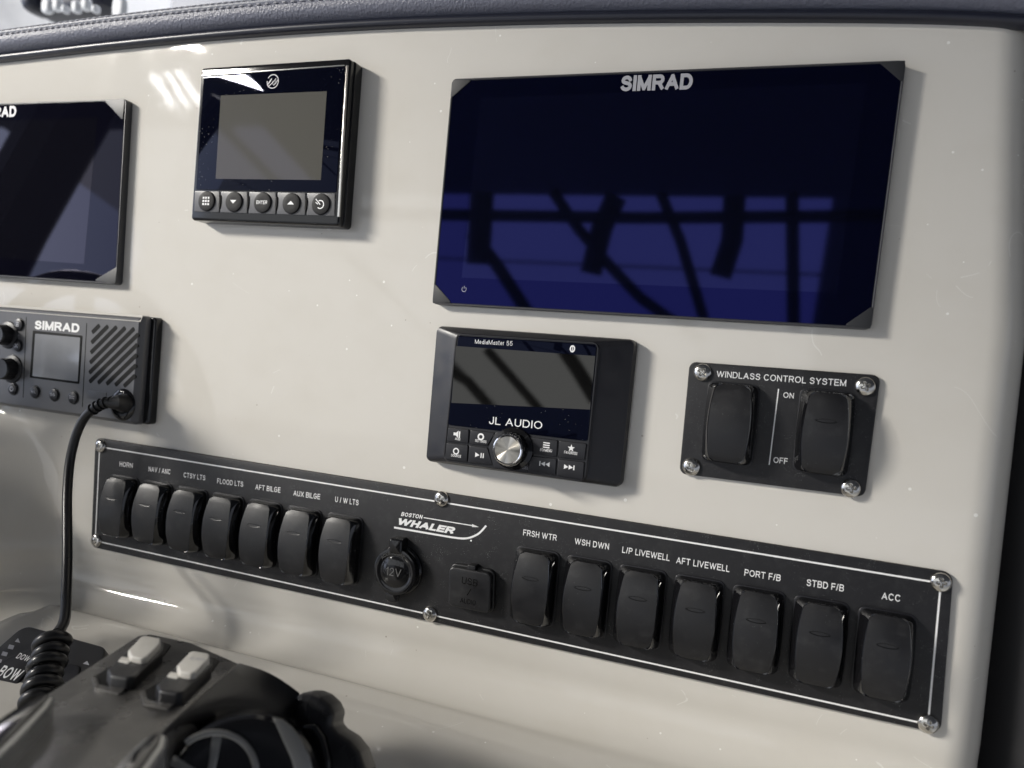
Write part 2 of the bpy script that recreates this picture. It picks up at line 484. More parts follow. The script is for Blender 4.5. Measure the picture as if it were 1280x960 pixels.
    mx4 = nd.new('ShaderNodeMix'); mx4.data_type = 'RGBA'; mx4.inputs[7].default_value = (.85, .84, .80, 1)
    lk.new(a6.outputs[0], mx4.inputs['Factor']); lk.new(mx3.outputs[2], mx4.inputs[6])
    lk.new(mx4.outputs[2], b.inputs['Base Color'])
    return m
GEL = gelcoat()
PLATE = mat('black_powder_plate', (.009, .009, .011), rough=.52, dust=.75, dust_scale=1100, dust_col=(.30, .30, .30), smudge=.05, smudge_scale=120, bump=.25, bump_scale=2600)
RUBBER = mat('matte_black_rubber', (.009, .009, .0105), rough=.42, rough_var=.10, smudge=.10, smudge_scale=110, dust_col=(.16, .16, .16), dust=.35, dust_scale=420)
GLOSSB = mat('gloss_black_plastic', (.008, .008, .009), rough=.10, dust=.25, dust_scale=700)
SATIN = mat('satin_black_plastic', (.011, .011, .014), rough=.38, rough_var=.08, dust=.2, dust_scale=500)
DARK = mat('recess_black', (.003, .003, .003), rough=.6, spec=.15)
WHITE = mat('white_print', (.88, .88, .88), rough=.5)
PRINTG = mat('grey_print', (.40, .40, .43), rough=.4)
STEEL = mat('stainless_steel', (.62, .60, .56), rough=.16, metal=1, rough_var=.08)
CHROME = mat('chrome', (.75, .73, .70), rough=.09, metal=1)
BRUSHED = mat('spun_aluminium', (.50, .47, .41), rough=.30, metal=1, aniso=.92)
BEZELG = mat('dark_grey_bezel', (.05, .05, .055), rough=.4, dust=.15)
GLASSN = mat('navy_black_glass', (.0015, .002, .005), rough=.035, ior=1.6, tint=(.13, .14, 1.0), dust=.10, dust_scale=330, dust_col=(.25, .25, .3))
GLASSL = mat('navy_lcd_glass', (.002, .0025, .006), rough=.035, ior=1.72, tint=(.18, .20, 1.0), dust=.10, dust_scale=330, dust_col=(.25, .25, .3))
GLASSP = mat('violet_black_glass', (.003, .003, .007), rough=.02, ior=1.45, tint=(.22, .22, .45), dust=.10, dust_scale=330, dust_col=(.25, .25, .3))
GLASSQ = mat('violet_lcd_glass', (.004, .004, .007), rough=.02, ior=1.6, tint=(.42, .38, .58), dust=.10, dust_scale=330, dust_col=(.25, .25, .3))
GLASSJ = mat('black_glass_border', (.002, .0025, .007), rough=.02, ior=1.42, tint=(.16, .19, .34), dust=.5, dust_scale=420)
LCDJ = mat('grey_lcd_glass', (.004, .004, .004), rough=.03, ior=1.6, tint=(1, .97, .9))
LCDM = mat('unlit_grey_lcd', (.10, .097, .085), rough=.05, ior=1.45, tint=(.5, .5, 1))
LCDV = mat('radio_lcd', (.27, .28, .30), rough=.06, ior=1.6)
GREYP = mat('grey_plastic_face', (.105, .106, .112), rough=.36, rough_var=.05, dust=.2, dust_scale=420)
GREYB = mat('grey_button_strip', (.085, .085, .09), rough=.34)
LEATH = mat('charcoal_vinyl', (.14, .147, .19), rough=.42, bump=1.0, bump_scale=520, bump_dist=.0008, dust=.3, dust_scale=260, dust_col=(.4, .4, .42))
LEATH2 = mat('textured_vinyl_top', (.20, .21, .25), rough=.45, bump=1.0, bump_scale=420)
TRIM = mat('navy_gloss_trim', (.014, .016, .028), rough=.34)
THREAD = mat('grey_thread', (.42, .42, .45), rough=.7)
CABLE = mat('black_cable', (.010, .010, .011), rough=.33, rough_var=.06)
THROT = mat('satin_charcoal_throttle', (.095, .092, .088), metal=.3, rough=.30, rough_var=.08, dust=.15, dust_scale=300)
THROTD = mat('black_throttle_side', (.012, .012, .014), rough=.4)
SILVER = mat('silver_paint', (.35, .35, .34), rough=.25, metal=.7)
CAPW = mat('pale_key_cap', (.60, .58, .53), rough=.35)
RIMB = mat('polished_black_rim', (.006, .006, .007), rough=.06, spec=.8, dust=.5, dust_scale=500)
KEYM = mat('dull_black_button', (.012, .012, .013), rough=.5, spec=.15)
CAPM = mat('corner_cap_plastic', (.02, .021, .024), rough=.5)
PADM = mat('dark_keypad', (.030, .030, .032), rough=.4, rough_var=.06, dust=.2)
LENS = mat('smoked_lens', (.003, .003, .003), rough=.3, spec=.25)

# ------------------------------------------------------------------ lamps: a row of three tubes up to the left, as reflected in the gelcoat
def area(name, pos, look, sx, sy, power, col, parent=None):
    l = bpy.data.lights.new(name, 'AREA'); l.shape = 'RECTANGLE'; l.size = sx; l.size_y = sy; l.energy = power; l.color = col
    o = bpy.data.objects.new(name, l); COL.objects.link(o)
    d = (W(look) - W(pos)).normalized()
    o.matrix_world = Matrix.Translation(W(pos)) @ d.to_track_quat('-Z', 'Y').to_matrix().to_4x4()
    return o
def refl(px, py, dist, h=0.0):
    """a point seen mirrored in the dash plane at that pixel, dist cm beyond it"""
    d = ray(px, py); p = DASH.at(px, py, h)
    d = V((d.x, d.y, -d.z)).normalized()
    return p + d * dist
KEYC = (1.0, .955, .88)
def lamp_at(name, mid, along, sx, sy, power, col, look=(0, -15, 0)):
    l = area(name, mid, look, sx, sy, power, col)
    d = (W(look) - W(mid)).normalized(); u = (r3 @ V(along)).normalized()
    u = (u - d * u.dot(d)).normalized(); x = u.cross(-d)
    l.matrix_world = Matrix.Translation(W(mid)) @ Matrix((x, u, -d)).transposed().to_4x4()
    return l
for k in range(3):
    a = refl(196 + 17 * k, 103 - 3 * k, 560); b = refl(211 + 17 * k, 131 - 3 * k, 560)
    l = lamp_at('tube_or_fill_light', (a + b) / 2, b - a, .026, .24, .55, (1, 1, 1), look=(-25, 0, 0))
    tag(l, ('left', 'middle', 'right')[k] + 'most of three fluorescent tubes mirrored in the gelcoat beside the engine display' if k != 1 else 'middle one of three fluorescent tubes mirrored in the gelcoat beside the engine display', 'light', 'fluorescent tubes overhead')
l = lamp_at('tube_or_fill_light', V((0, -15, 0)) + V((1.5, .75, 1)).normalized() * 520, (1, 0, -1.5), .2, 1.2, 26, (1, .98, .95))  # weak lamp added to put highlights on the right sides of the rockers
tag(l, 'weak unseen light added high to the right for glints on the rocker rims', 'light')
KD = V((-1.35, .66, 1)).normalized()
l = lamp_at('strip_or_fill_light', V((0, -15, 0)) + KD * 620, (1, 0, 1.35), .34, 1.7, 610, KEYC)
tag(l, 'bright strip light high to the left that casts the shadows on the dash', 'light')
l = area('strip_or_fill_light', (-100, 380, -250), (-140, -50, -330), 2.2, .5, 150, (.95, .97, 1.0))  # added lamp that brightens the wall and the visor top
tag(l, 'unseen wide light added to brighten the showroom wall beyond the visor', 'light')
# ------------------------------------------------------------------ dashboard moulding
def sstep(a, b, x):
    t = max(0, min(1, (x - a) / (b - a))); return t * t * (3 - 2 * t)
def profile():
    pts = []
    y = 8.4
    while y > -36.2: pts.append((y, 0.0)); y -= .8
    # rolls back a little under the switch panel, then sweeps out into the shelf
    pts.append((-36.3, 0.0)); yy, zz = -36.3, 0.0
    tilt = 0
    for k in range(4):
        tilt = min(10, tilt + 3.4); a = math.radians(tilt)
        yy -= .3 * math.cos(a); zz -= .3 * math.sin(a); pts.append((yy, zz))
    for k in range(16):
        a = math.radians(-10 + 92 * (k + 1) / 16)
        yy -= .27 * math.cos(a); zz += .27 * math.sin(a); pts.append((yy, zz))
    for k in range(16):
        a = math.radians(82)
        yy -= .14 * math.cos(a); zz += .14 * math.sin(a); pts.append((yy, zz))
    for k in range(60):
        a = math.radians(82)
        yy -= .8 * math.cos(a); zz += .8 * math.sin(a); pts.append((yy, zz))
    return pts
def dash_build():
    pr = profile()
    xs = []
    x = -78.0
    while x < 36.0: xs.append((x, 0.0)); x += .8
    R = 2.4
    x0 = 34.8
    xs = [q for q in xs if q[0] < x0 - .1]
    for k in range(0, 17):
        a = PI / 2 * k / 16
        xs.append((x0 + R * math.sin(a), -R * (1 - math.cos(a))))
    for k in range(1, 8): xs.append((x0 + R, -R - k * 1.2))
    vs, fs = [], []
    nr, nc = len(pr), len(xs)
    for j, (y, z) in enumerate(pr):
        for (x, dz) in xs:
            px, py, pz = x, y, z
            # right edge leans a little
            if x > 20: px = x - (x - 20) / 17 * .085 * max(0, y + 12)
            # wheel cowl bulging out at the lower left
            d = math.hypot((x + 47.5) / 1.0, (py + 37) / 1.0 if z < 1 else (py - z * 1.0 + 37))
            b = 8.0 * (1 - sstep(4.0, 13.5, d))
            pz += b
            py += .55 * sstep(1.9, 3.4, z) * (1 - .75 * sstep(-6, 22, x))
            # step down at the left end of the raised plinth
            if z > .5:
                k = 1 - sstep(-34.2, -32.8, x + (z - 4) * .25)
                k *= sstep(1.5, 4.5, z)
                py -= 2.6 * k
            pz += dz
            if dz < 0 and z > 0: pz = z * (1 + dz / 11) + dz
            vs.append(V((px, py, pz)))
    for j in range(nr - 1):
        for i in range(nc - 1):
            a = j * nc + i
            fs.append((a, a + nc, a + nc + 1, a + 1))
    o = top_mesh('dashboard', vs, fs, GEL, 'glossy cream fibreglass dashboard moulding that carries all the instruments', 'dashboard', smooth=True, angle=60)
    return o
dash_build()

# ------------------------------------------------------------------ padded eyebrow along the top
def eyebrow():
    T = Thing('dash_visor', (-5, 8, 0), 'dark padded vinyl visor with pale stitching along the top of the dash', 'visor')
    ctrl = [(-110, 3.0), (-80, 5.6), (-62, 6.8), (-46.8, 7.2), (-33, 7.65), (-20, 7.9), (-8, 7.85), (3.5, 7.5), (13, 7.05), (22.8, 6.45), (30, 5.9), (35, 5.3), (42, 4.2), (50, 2.6)]
    ctrl = spline([V((x, y, 0)) for x, y in ctrl], 10)
    def sweep(prof, closed=False):
        rings = []
        for p in ctrl:
            rings.append([V((p.x, p.y + dy, dz)) for dy, dz in prof])
        n = len(prof); vs = [v for r in rings for v in r]; fs = []
        for k in range(len(rings) - 1):
            for i in range(n if closed else n - 1):
                j = (i + 1) % n
                fs.append((k * n + i, (k + 1) * n + i, (k + 1) * n + j, k * n + j))
        return vs, fs
    # gloss edge trim: a small roll
    prof = [(.0, -.2)] + [(.34 - .34 * math.cos(a), .25 + .42 * math.sin(a)) for a in [PI * k / 8 for k in range(9)]] + [(.7, .1)]
    v, f = sweep(prof); part('edge_trim', v, f, TRIM, T, angle=60)
    prof = [(.64, .12), (.72, .4), (.9, .8), (1.15, 1.05), (1.5, 1.2), (1.85, 1.22), (2.05, 1.16), (2.14, 1.08)]
    v, f = sweep(prof); part('vinyl_face', v, f, LEATH, T, angle=70)
    prof = [(2.14, 1.08), (2.2, .98), (2.32, 1.06), (2.6, .92), (2.85, .5), (3.0, -.2), (3.02, -1.6), (2.9, -4), (2.4, -9), (0, -11)]
    v, f = sweep(prof); part('vinyl_top', v, f, LEATH2, T, angle=70)
    # stitches
    vf = []
    acc = 0; prev = ctrl[0]
    dens = spline(ctrl[::10], 60)
    for i in range(1, len(dens)):
        acc += (dens[i] - dens[i - 1]).length
        if acc >= .62 and -75 < dens[i].x < 10:
            acc = 0
            t = (dens[i] - dens[i - 1]).normalized()
            c = dens[i] + V((0, 1.98, 1.24)); up = V((0, 1, 0))
            vf.append(tube([c - t * .2, c - t * .12 + V((0, 0, .05)), c + t * .12 + V((0, 0, .05)), c + t * .2], [.03, .06, .06, .03], 6))
            c2 = dens[i] + V((0, 2.5, 1.02))
            vf.append(tube([c2 - t * .2, c2 - t * .1 + V((0, 0.0, .04)), c2 + t * .1 + V((0, 0, .04)), c2 + t * .2], [.02, .045, .045, .02], 5))
    v, f = join(*vf)
    part('stitching', v, f, THREAD, T, kind='stuff')
eyebrow()

# ------------------------------------------------------------------ chartplotters
def px_lerp(a, b, t): return (a[0] + (b[0] - a[0]) * t, a[1] + (b[1] - a[1]) * t)
def in_quad(q, s, t): return px_lerp(px_lerp(q[0], q[1], s), px_lerp(q[3], q[2], s), t)
def plotter(outer, label, lcd, word, caps, power=None, thick=.68, gl=GLASSN, gd=GLASSL):
    h = thick
    p2 = round_poly([DASH.px2(q, h) for q in outer], .35)
    c = sum((V(q) for q in p2), V((0, 0))) / len(p2)
    T = Thing('chartplotter', (c.x, c.y, 0), label, 'chartplotter')
    v, f = prism(DASH, p2, -.1, h - .06, .05); part('housing', v, f, BEZELG, T)
    v, f = frame_ring(DASH, p2, .12, h - .06, h, .03); part('bezel', v, f, BEZELG, T)
    g = inset(p2 if area2(p2) > 0 else p2[::-1], .16)
    v, f = prism(DASH, g, h - .055, h - .02, 0); part('screen_glass', v, f, gl, T)
    slab('display_area', DASH, lcd, h - .02, h - .014, gd, T, r=.02)
    for tri in caps:
        slab('corner_cap', DASH, tri, h - .02, h + .03, CAPM, T, r=.08, bev=.02)
    text('SIMRAD', DASH, word[0], word[1], word[2], h - .008, PRINTG, T, name='logo', bold=.235, space=.45)
    if power:
        c = V(DASH.px2(power, h)); 
        arc = [(c.x + .17 * math.sin(a), c.y + .17 * math.cos(a)) for a in [math.radians(35 + 290 * k / 20) for k in range(21)]]
        v, f = join(ribbon(DASH, arc, .04, h - .008), ribbon(DASH, [(c.x, c.y + .24), (c.x, c.y + .04)], .04, h - .008))
        part('power_symbol', v, f, PRINTG, T, smooth=False)
    return T
plotter([(565, 98.5), (1133, 75), (1089, 412), (540, 380)], 'large wide chartplotter with dark blue screen at the upper right of the dash',
        [(601, 122), (1083, 104), (1046, 366), (577, 347)], ((775, 114.3), (865, 111.6), 1.03),
        [[(566.5, 99.5), (590, 99.6), (563.5, 123)], [(1098, 77), (1132, 75.5), (1128, 103)], [(1091.5, 382), (1088, 411), (1055, 407)], [(543.5, 354), (564.5, 378.5), (540.5, 379)]], power=(580, 361.5))
plotter([(-330, 140), (158, 123.5), (145, 355.5), (-345, 322)], 'smaller chartplotter cut off by the left edge of the photo',
        [(-280, 160), (122, 147), (105, 330), (-290, 302)], ((-29, 148.6), (20, 145.8), 1.0),
        [[(130, 125.5), (156, 124.5), (153, 150)], [(146.5, 333), (144, 354.5), (117, 351)]], gl=GLASSP, gd=GLASSQ)

# ------------------------------------------------------------------ engine display
def symbols_poly(pl, pts, h):
    vs = [pl.to3(p, h) for p in pts]
    return vs, [tuple(range(len(vs)))]
def ccw(p): return p if area2(p) > 0 else p[::-1]
def poly_px(name, pl, px, h, mat_, parent):
    v, f = symbols_poly(pl, ccw([pl.px2(q, h) for q in px]), h)
    return part(name, v, f, mat_, parent, smooth=False)
def engine_display():
    h = 1.5
    q = [(251, 84.4), (438.4, 72.2), (423.4, 282.5), (237.8, 275)]
    p2 = round_poly([DASH.px2(a, h) for a in q], .3)
    # the housing is a little wider behind the face
    c = sum((V(a) for a in p2), V((0, 0))) / len(p2)
    T = Thing('engine_display', (c.x, c.y, 0), 'square black engine display with grey screen and five round buttons below it', 'display')
    wide = [(x + (0.12 if x > c.x else 0), y) for x, y in p2]
    v, f = prism(DASH, wide, -.1, .95, .12); part('rear_housing', v, f, GLOSSB, T)
    v, f = prism(DASH, p2, .95, h - .02, .22, seg=5); part('front_housing', v, f, GLOSSB, T)
    H = h
    slab('screen_glass', DASH, [(254.5, 95.5), (431, 83), (420.5, 240.5), (245, 237)], H - .1, H + .02, GLASSJ, T, r=.12, bev=.02)
    slab('display_area', DASH, [(276, 119.5), (408.5, 114), (401, 225), (269.5, 223.5)], H + .01, H + .026, LCDM, T)
    # bright edge strips
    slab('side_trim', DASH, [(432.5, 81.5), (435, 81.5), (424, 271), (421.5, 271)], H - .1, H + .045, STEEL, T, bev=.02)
    slab('top_strip', DASH, [(252.5, 93.2), (431, 80.6), (431, 82.2), (252.5, 95)], H - .1, H + .04, SILVER, T, bev=.02)
    cells = [(242.5, 275), (275, 310), (310.5, 345.5), (346, 382.5), (383, 419.5)]
    def edge(x, top):  # y of the strip edges in pixels
        t = (x - 243) / 177
        return (238.6 + 3.0 * t) if top else (264.5 + 5.6 * t)
    for a, b in cells:
        slab('button_surround', DASH, [(a + .9, edge(a, True)), (b - .7, edge(b, True)), (b - 1.3, edge(b, False)), (a + .2, edge(a, False))], H - .1, H + .05, GREYB, T, r=.08, bev=.03)
    for x, y in ((274.8, 252), (309.8, 253), (345.4, 254), (382.4, 255.4)):
        cc = V(DASH.px2((x, y), H + .1))
        ov = [(cc.x + .1 * (1 if k < 8 else -1) * 0 + .11 * math.cos(t), cc.y + .55 * math.sin(t)) for k, t in enumerate([2 * PI * k / 16 for k in range(16)])]
        v, f = prism(DASH, ov, H, H + .12, .04); part('divider', v, f, DARK, T)
    cs = [(257.5, 251.2), (291.7, 252), (327.5, 253), (363.5, 254), (400.5, 255)]
    first = None
    for i, q in enumerate(cs):
        c3 = DASH.at(q[0], q[1], H + .18); cc = (c3.x, c3.y)
        v, f = lathe(DASH, cc, [(.80, H), (.80, H + .12), (.77, H + .17), (.70, H + .19), (.3, H + .17), (.05, H + .165)], 32)
        b = part('button', v, f, KEYM, T)
        hh = H + .205
        P = lambda dx, dy: (cc[0] + dx, cc[1] + dy)
        if i == 0:
            vf = [prism(DASH, [P(dx - .08, dy - .08), P(dx + .08, dy - .08), P(dx + .08, dy + .08), P(dx - .08, dy + .08)], hh - .02, hh) for dx in (-.25, 0, .25) for dy in (-.25, 0, .25)]
            v, f = join(*vf)
        elif i == 1: v, f = symbols_poly(DASH, [P(-.3, .12), P(0, -.16), P(.3, .12)], hh)
        elif i == 3: v, f = symbols_poly(DASH, [P(-.3, -.1), P(.3, -.1), P(0, .18)], hh)
        elif i == 2: v, f = text_vf('ENTER', DASH, P(-.5, -.13), P(.5, -.13), .27, hh, bold=.17, px=False)
        else:
            arc = [P(.3 * math.sin(a), .3 * math.cos(a) - .04) for a in [math.radians(-30 + 250 * k / 20) for k in range(21)]]
            v, f = join(ribbon(DASH, arc, .08, hh), ribbon(DASH, [P(-.42, .36), P(0, -.05)], .08, hh), ribbon(DASH, [P(-.42, .12), P(-.2, -.02)], .07, hh))
        part('symbol', v, f, WHITE, b, smooth=False)
    # round emblem: ring with a swept letter M
    c3 = DASH.at(341, 101.8, H + .03); cc = V((c3.x, c3.y)); hh = H + .034
    P = lambda dx, dy: (cc.x + dx, cc.y + dy)
    ring = [P(.52 * math.sin(a), .52 * math.cos(a)) for a in [math.radians(-60 + 335 * k / 30) for k in range(31)]]
    v, f = join(ribbon(DASH, ring, .07, hh),
                ribbon(DASH, [P(-.5, -.28), P(-.1, .22), P(-.02, -.12), P(.28, .22), P(.18, -.22), P(.5, .12)], .11, hh),
                ribbon(DASH, [P(-.42, -.42), P(-.05, -.12), P(.1, -.3), P(.34, -.1)], .07, hh))
    part('emblem', v, f, PRINTG, T, smooth=False)
engine_display()

# ------------------------------------------------------------------ audio controller
def audio():
    H = 1.65
    outer = [(545.7, 407), (795, 424.5), (776, 610), (531.8, 576.5)]
    face = [(570.4, 417), (748.5, 428.5), (731, 602), (554.0, 575.5)]
    mid_h = .75
    po = [DASH.px2(a, mid_h) for a in outer]
    pf = [DASH.px2(a, H) for a in face]
    c = sum((V(a) for a in po), V((0, 0))) / 4
    T = Thing('stereo_remote', (c.x, c.y, 0), 'black wedge-sided audio controller with screen and silver knob below the large chartplotter', 'stereo')
    ro = round_poly(po, .45, 5); rf = round_poly(pf, .45, 5); ro = ccw(ro); rf = ccw(rf)
    # start both outlines at the same corner
    def align(r): 
        k = min(range(len(r)), key=lambda i: r[i][0] - r[i][1] * .01 + r[i][1] * 1.0)
        return r[k:] + r[:k]
    rings = [[DASH.to3(q, -.1) for q in ro], [DASH.to3(q, mid_h - .15) for q in ro], [DASH.to3(q, mid_h) for q in inset(ro, .05)]]
    a, b = inset(ro, .08), inset(rf, -.08)
    rings += [[DASH.to3(q, mid_h + .07) for q in a], [DASH.to3(q, H - .12) for q in b], [DASH.to3(q, H - .04) for q in inset(rf, -.03)], [DASH.to3(q, H - .01) for q in rf], [DASH.to3(q, H - .01) for q in inset(rf, .06)]]
    rings += [[DASH.to3(q, H - .06) for q in inset(rf, .08)]]
    v, f = loft(rings, True, False)
    part('housing', v, f, SATIN, T, angle=28)
    slab('screen_glass', DASH, [(573, 419.5), (746, 430.5), (734.5, 551.5), (559.8, 531)], H - .06, H + .01, GLASSJ, T, r=.18, bev=.02)
    slab('display_area', DASH, [(570, 432.5), (744, 445), (737.5, 512), (564.2, 503.5)], H + .005, H + .016, LCDJ, T)
    text('MediaMaster 55', DASH, (593.5, 429.6), (640.5, 432.2), .31, H + .014, WHITE, T, bold=.10)
    text('JL AUDIO', DASH, (611, 530), (677.5, 536.5), .52, H + .018, WHITE, T, name='logo', bold=.13)
    c2 = V(DASH.px2((715.5, 436), H + .02))
    o = [(c2.x + .14 * math.cos(t), c2.y + .2 * math.sin(t)) for t in [2 * PI * k / 16 for k in range(16)]]
    v, f = join(ribbon(DASH, o + [o[0]], .09, H + .02), ribbon(DASH, [(c2.x, c2.y + .2), (c2.x, c2.y - .2)], .05, H + .02)); part('wireless_symbol', v, f, WHITE, T, smooth=False)
    # keys
    keys = [[(560.5, 534), (586, 537), (585, 554.5), (558, 551.5)], [(588, 537.3), (619, 541), (609, 557.5), (586.5, 554.8)],
            [(558, 553.5), (585, 556.5), (583.5, 577.5), (556, 574)], [(586.5, 557), (609, 559.5), (616, 581.5), (585, 578)],
            [(660, 546), (697, 550.5), (695.5, 571), (664, 567.5)], [(699, 550.8), (733, 554.5), (730.5, 575), (697.5, 571.5)],
            [(664, 570), (695.5, 573.3), (694, 594), (659, 588.5)], [(697.5, 573.8), (730.5, 577.5), (728.5, 600), (696, 594.5)]]
    ks = []
    for k in keys: ks.append(slab('key', DASH, k, H - .06, H + .07, SATIN, T, r=.1, bev=.04))
    hh = H + .078
    def P(px): 
        c = V(DASH.px2(px, hh)); return lambda dx, dy: (c.x + dx, c.y + dy)
    def sym(k, vf): part('symbol', vf[0], vf[1], WHITE, ks[k], smooth=False)
    def word(w, c, half): 
        a = V(DASH.px2((c[0], c[1]), hh)); return text_vf(w, DASH, (a.x - half, a.y - .1), (a.x + half, a.y - .1), .19, hh, bold=.17, px=False)
    p = P((571.5, 542.8)); sym(0, join(symbols_poly(DASH, [p(-.28, -.1), p(-.1, -.1), p(.08, -.26), p(.08, .26), p(-.1, .1), p(-.28, .1)], hh), symbols_poly(DASH, [p(.13, -.22), p(.22, -.22), p(.22, .22), p(.13, .22)], hh), word('A/B', (572, 548.5), .2)))
    p = P((601, 546)); ring = [p(.19 * math.cos(t), .19 * math.sin(t)) for t in [2 * PI * k / 20 for k in range(21)]]
    sym(1, join(ribbon(DASH, ring, .12, hh), word('SETTINGS', (601, 551.3), .42)))
    p = P((570, 564)); ring = [p(.19 * math.cos(t), .19 * math.sin(t)) for t in [2 * PI * k / 20 for k in range(21)]]
    sym(2, join(ribbon(DASH, ring, .09, hh), word('SOURCE', (570, 569.6), .38)))
    p = P((599, 569)); sym(3, join(symbols_poly(DASH, [p(-.3, -.17), p(.02, 0), p(-.3, .17)], hh), symbols_poly(DASH, [p(.1, -.17), p(.18, -.17), p(.18, .17), p(.1, .17)], hh), symbols_poly(DASH, [p(.26, -.17), p(.34, -.17), p(.34, .17), p(.26, .17)], hh)))
    p = P((683, 556.3)); sym(4, join(*[symbols_poly(DASH, [p(-.23, y), p(.23, y), p(.23, y + .08), p(-.23, y + .08)], hh) for y in (-.2, -.05, .1)], word('EQ/MENU', (682.5, 562.8), .42)))
    p = P((714, 560.3)); st = [p((.26 if k % 2 == 0 else .11) * math.sin(k * PI / 5), (.26 if k % 2 == 0 else .11) * math.cos(k * PI / 5)) for k in range(10)]
    cen = p(0, 0); vs = [DASH.to3(cen, hh)] + [DASH.to3(q, hh) for q in st]
    sym(5, join((vs, [(0, i + 1, (i + 1) % 10 + 1) for i in range(10)]), word('FAVORITES', (713.5, 566), .45)))
    p = P((680.5, 580)); sym(6, join(symbols_poly(DASH, [p(-.36, -.16), p(-.28, -.16), p(-.28, .16), p(-.36, .16)], hh), symbols_poly(DASH, [p(-.26, 0), p(.04, -.16), p(.04, .16)], hh), symbols_poly(DASH, [p(.06, 0), p(.36, -.16), p(.36, .16)], hh)))
    p = P((711.5, 584)); sym(7, join(symbols_poly(DASH, [p(.36, -.16), p(.28, -.16), p(.28, .16), p(.36, .16)], hh), symbols_poly(DASH, [p(.26, 0), p(-.04, -.16), p(-.04, .16)], hh), symbols_poly(DASH, [p(-.06, 0), p(-.36, -.16), p(-.36, .16)], hh)))
    slab('knob_surround', DASH, [(619, 540), (658, 544.5), (663.5, 566), (658.5, 592), (616, 584.5), (610.5, 560)], H - .06, H + .03, SATIN, T, r=.3, bev=.03)
    text('SEL', DASH, (652.5, 586), (661, 587), .17, H + .036, PRINTG, T, bold=.12)
    c3 = DASH.at(634, 562.5, H + 1.25)
    cc = (c3.x, c3.y)
    R = 1.10
    n = 72
    rings = []
    for r, hgt in [(R + .38, H), (R + .34, H + .18), (R + .04, H + .26), (R + .02, H + 1.0), (R - .03, H + 1.1)]:
        rings.append([DASH.to3((cc[0] + (r + (.02 if (i % 3 == 0 and hgt > H + .2) else 0)) * math.cos(2 * PI * i / n), cc[1] + (r + (.02 if (i % 3 == 0 and hgt > H + .2) else 0)) * math.sin(2 * PI * i / n)), hgt) for i in range(n)])
    v, f = loft(rings); kn = part('knob', v, f, GLOSSB, T)
    v, f = lathe(DASH, cc, [(R - .03, H + 1.08), (R - .05, H + 1.2), (R - .12, H + 1.25), (R - .18, H + 1.23), (R - .2, H + 1.17)], 48, cap=False); part('chrome_ring', v, f, CHROME, kn)
    # finely spun cap, real shallow radial facets
    nn = 96; vs = [DASH.to3(cc, H + 1.20)]; fs = []
    for i in range(nn):
        t = 2 * PI * i / nn
        vs.append(DASH.to3((cc[0] + (R - .2) * math.cos(t), cc[1] + (R - .2) * math.sin(t)), H + 1.17 + .07 * abs(math.sin(4 * t + .6))))
    for i in range(nn): fs.append((0, i + 1, (i + 1) % nn + 1))
    part('spun_cap', vs, fs, BRUSHED, kn, pivot=DASH.to3(cc, H + 1.2), angle=50)
audio()

# ------------------------------------------------------------------ screws and rockers, shared by the two switch panels
def screw_mesh(r=.57):
    vs, fs = [], []
    nr, na = 12, 40
    vs.append(V((0, 0, .30 - .16)))
    for i in range(1, nr + 1):
        q = i / nr
        for k in range(na):
            a = 2 * PI * k / na
            x, y = q * r * math.cos(a), q * r * math.sin(a)
            z = .30 * math.sqrt(max(0, 1 - (q * .96) ** 2.2))
            arm = min(abs(x), abs(y)); L = max(abs(x), abs(y))
            dpt = .17 * (1 - sstep(.045, .085, arm)) * (1 - sstep(.20, .30, L))
            dpt = max(dpt, .15 * (1 - sstep(.08, .14, math.hypot(x, y))))
            vs.append(V((x, y, z - dpt)))
    for k in range(na): fs.append((0, 1 + k, 1 + (k + 1) % na))
    for i in range(nr - 1):
        for k in range(na):
            a = 1 + i * na + k; b = 1 + i * na + (k + 1) % na
            fs.append((a, a + na, b + na, b))
    b0 = 1 + (nr - 1) * na
    n = len(vs)
    for k in range(na):
        a = 2 * PI * k / na; vs.append(V((r * math.cos(a), r * math.sin(a), -.03)))
    for k in range(na): fs.append((b0 + k, n + k, n + (k + 1) % na, b0 + (k + 1) % na))
    return vs, fs
SCREW = make_mesh('screw', [v * S for v in screw_mesh()[0]], screw_mesh()[1], STEEL, angle=40)
def screw(T, px, h):
    o = bpy.data.objects.new('screw', SCREW); COL.objects.link(o); o.parent = T.o
    c = DASH.at(px[0], px[1], h + .15); c.z = h
    o.location = (c - T.base) * S; o.rotation_euler = (0, 0, random.uniform(0, PI))
    BASES[o.name] = c
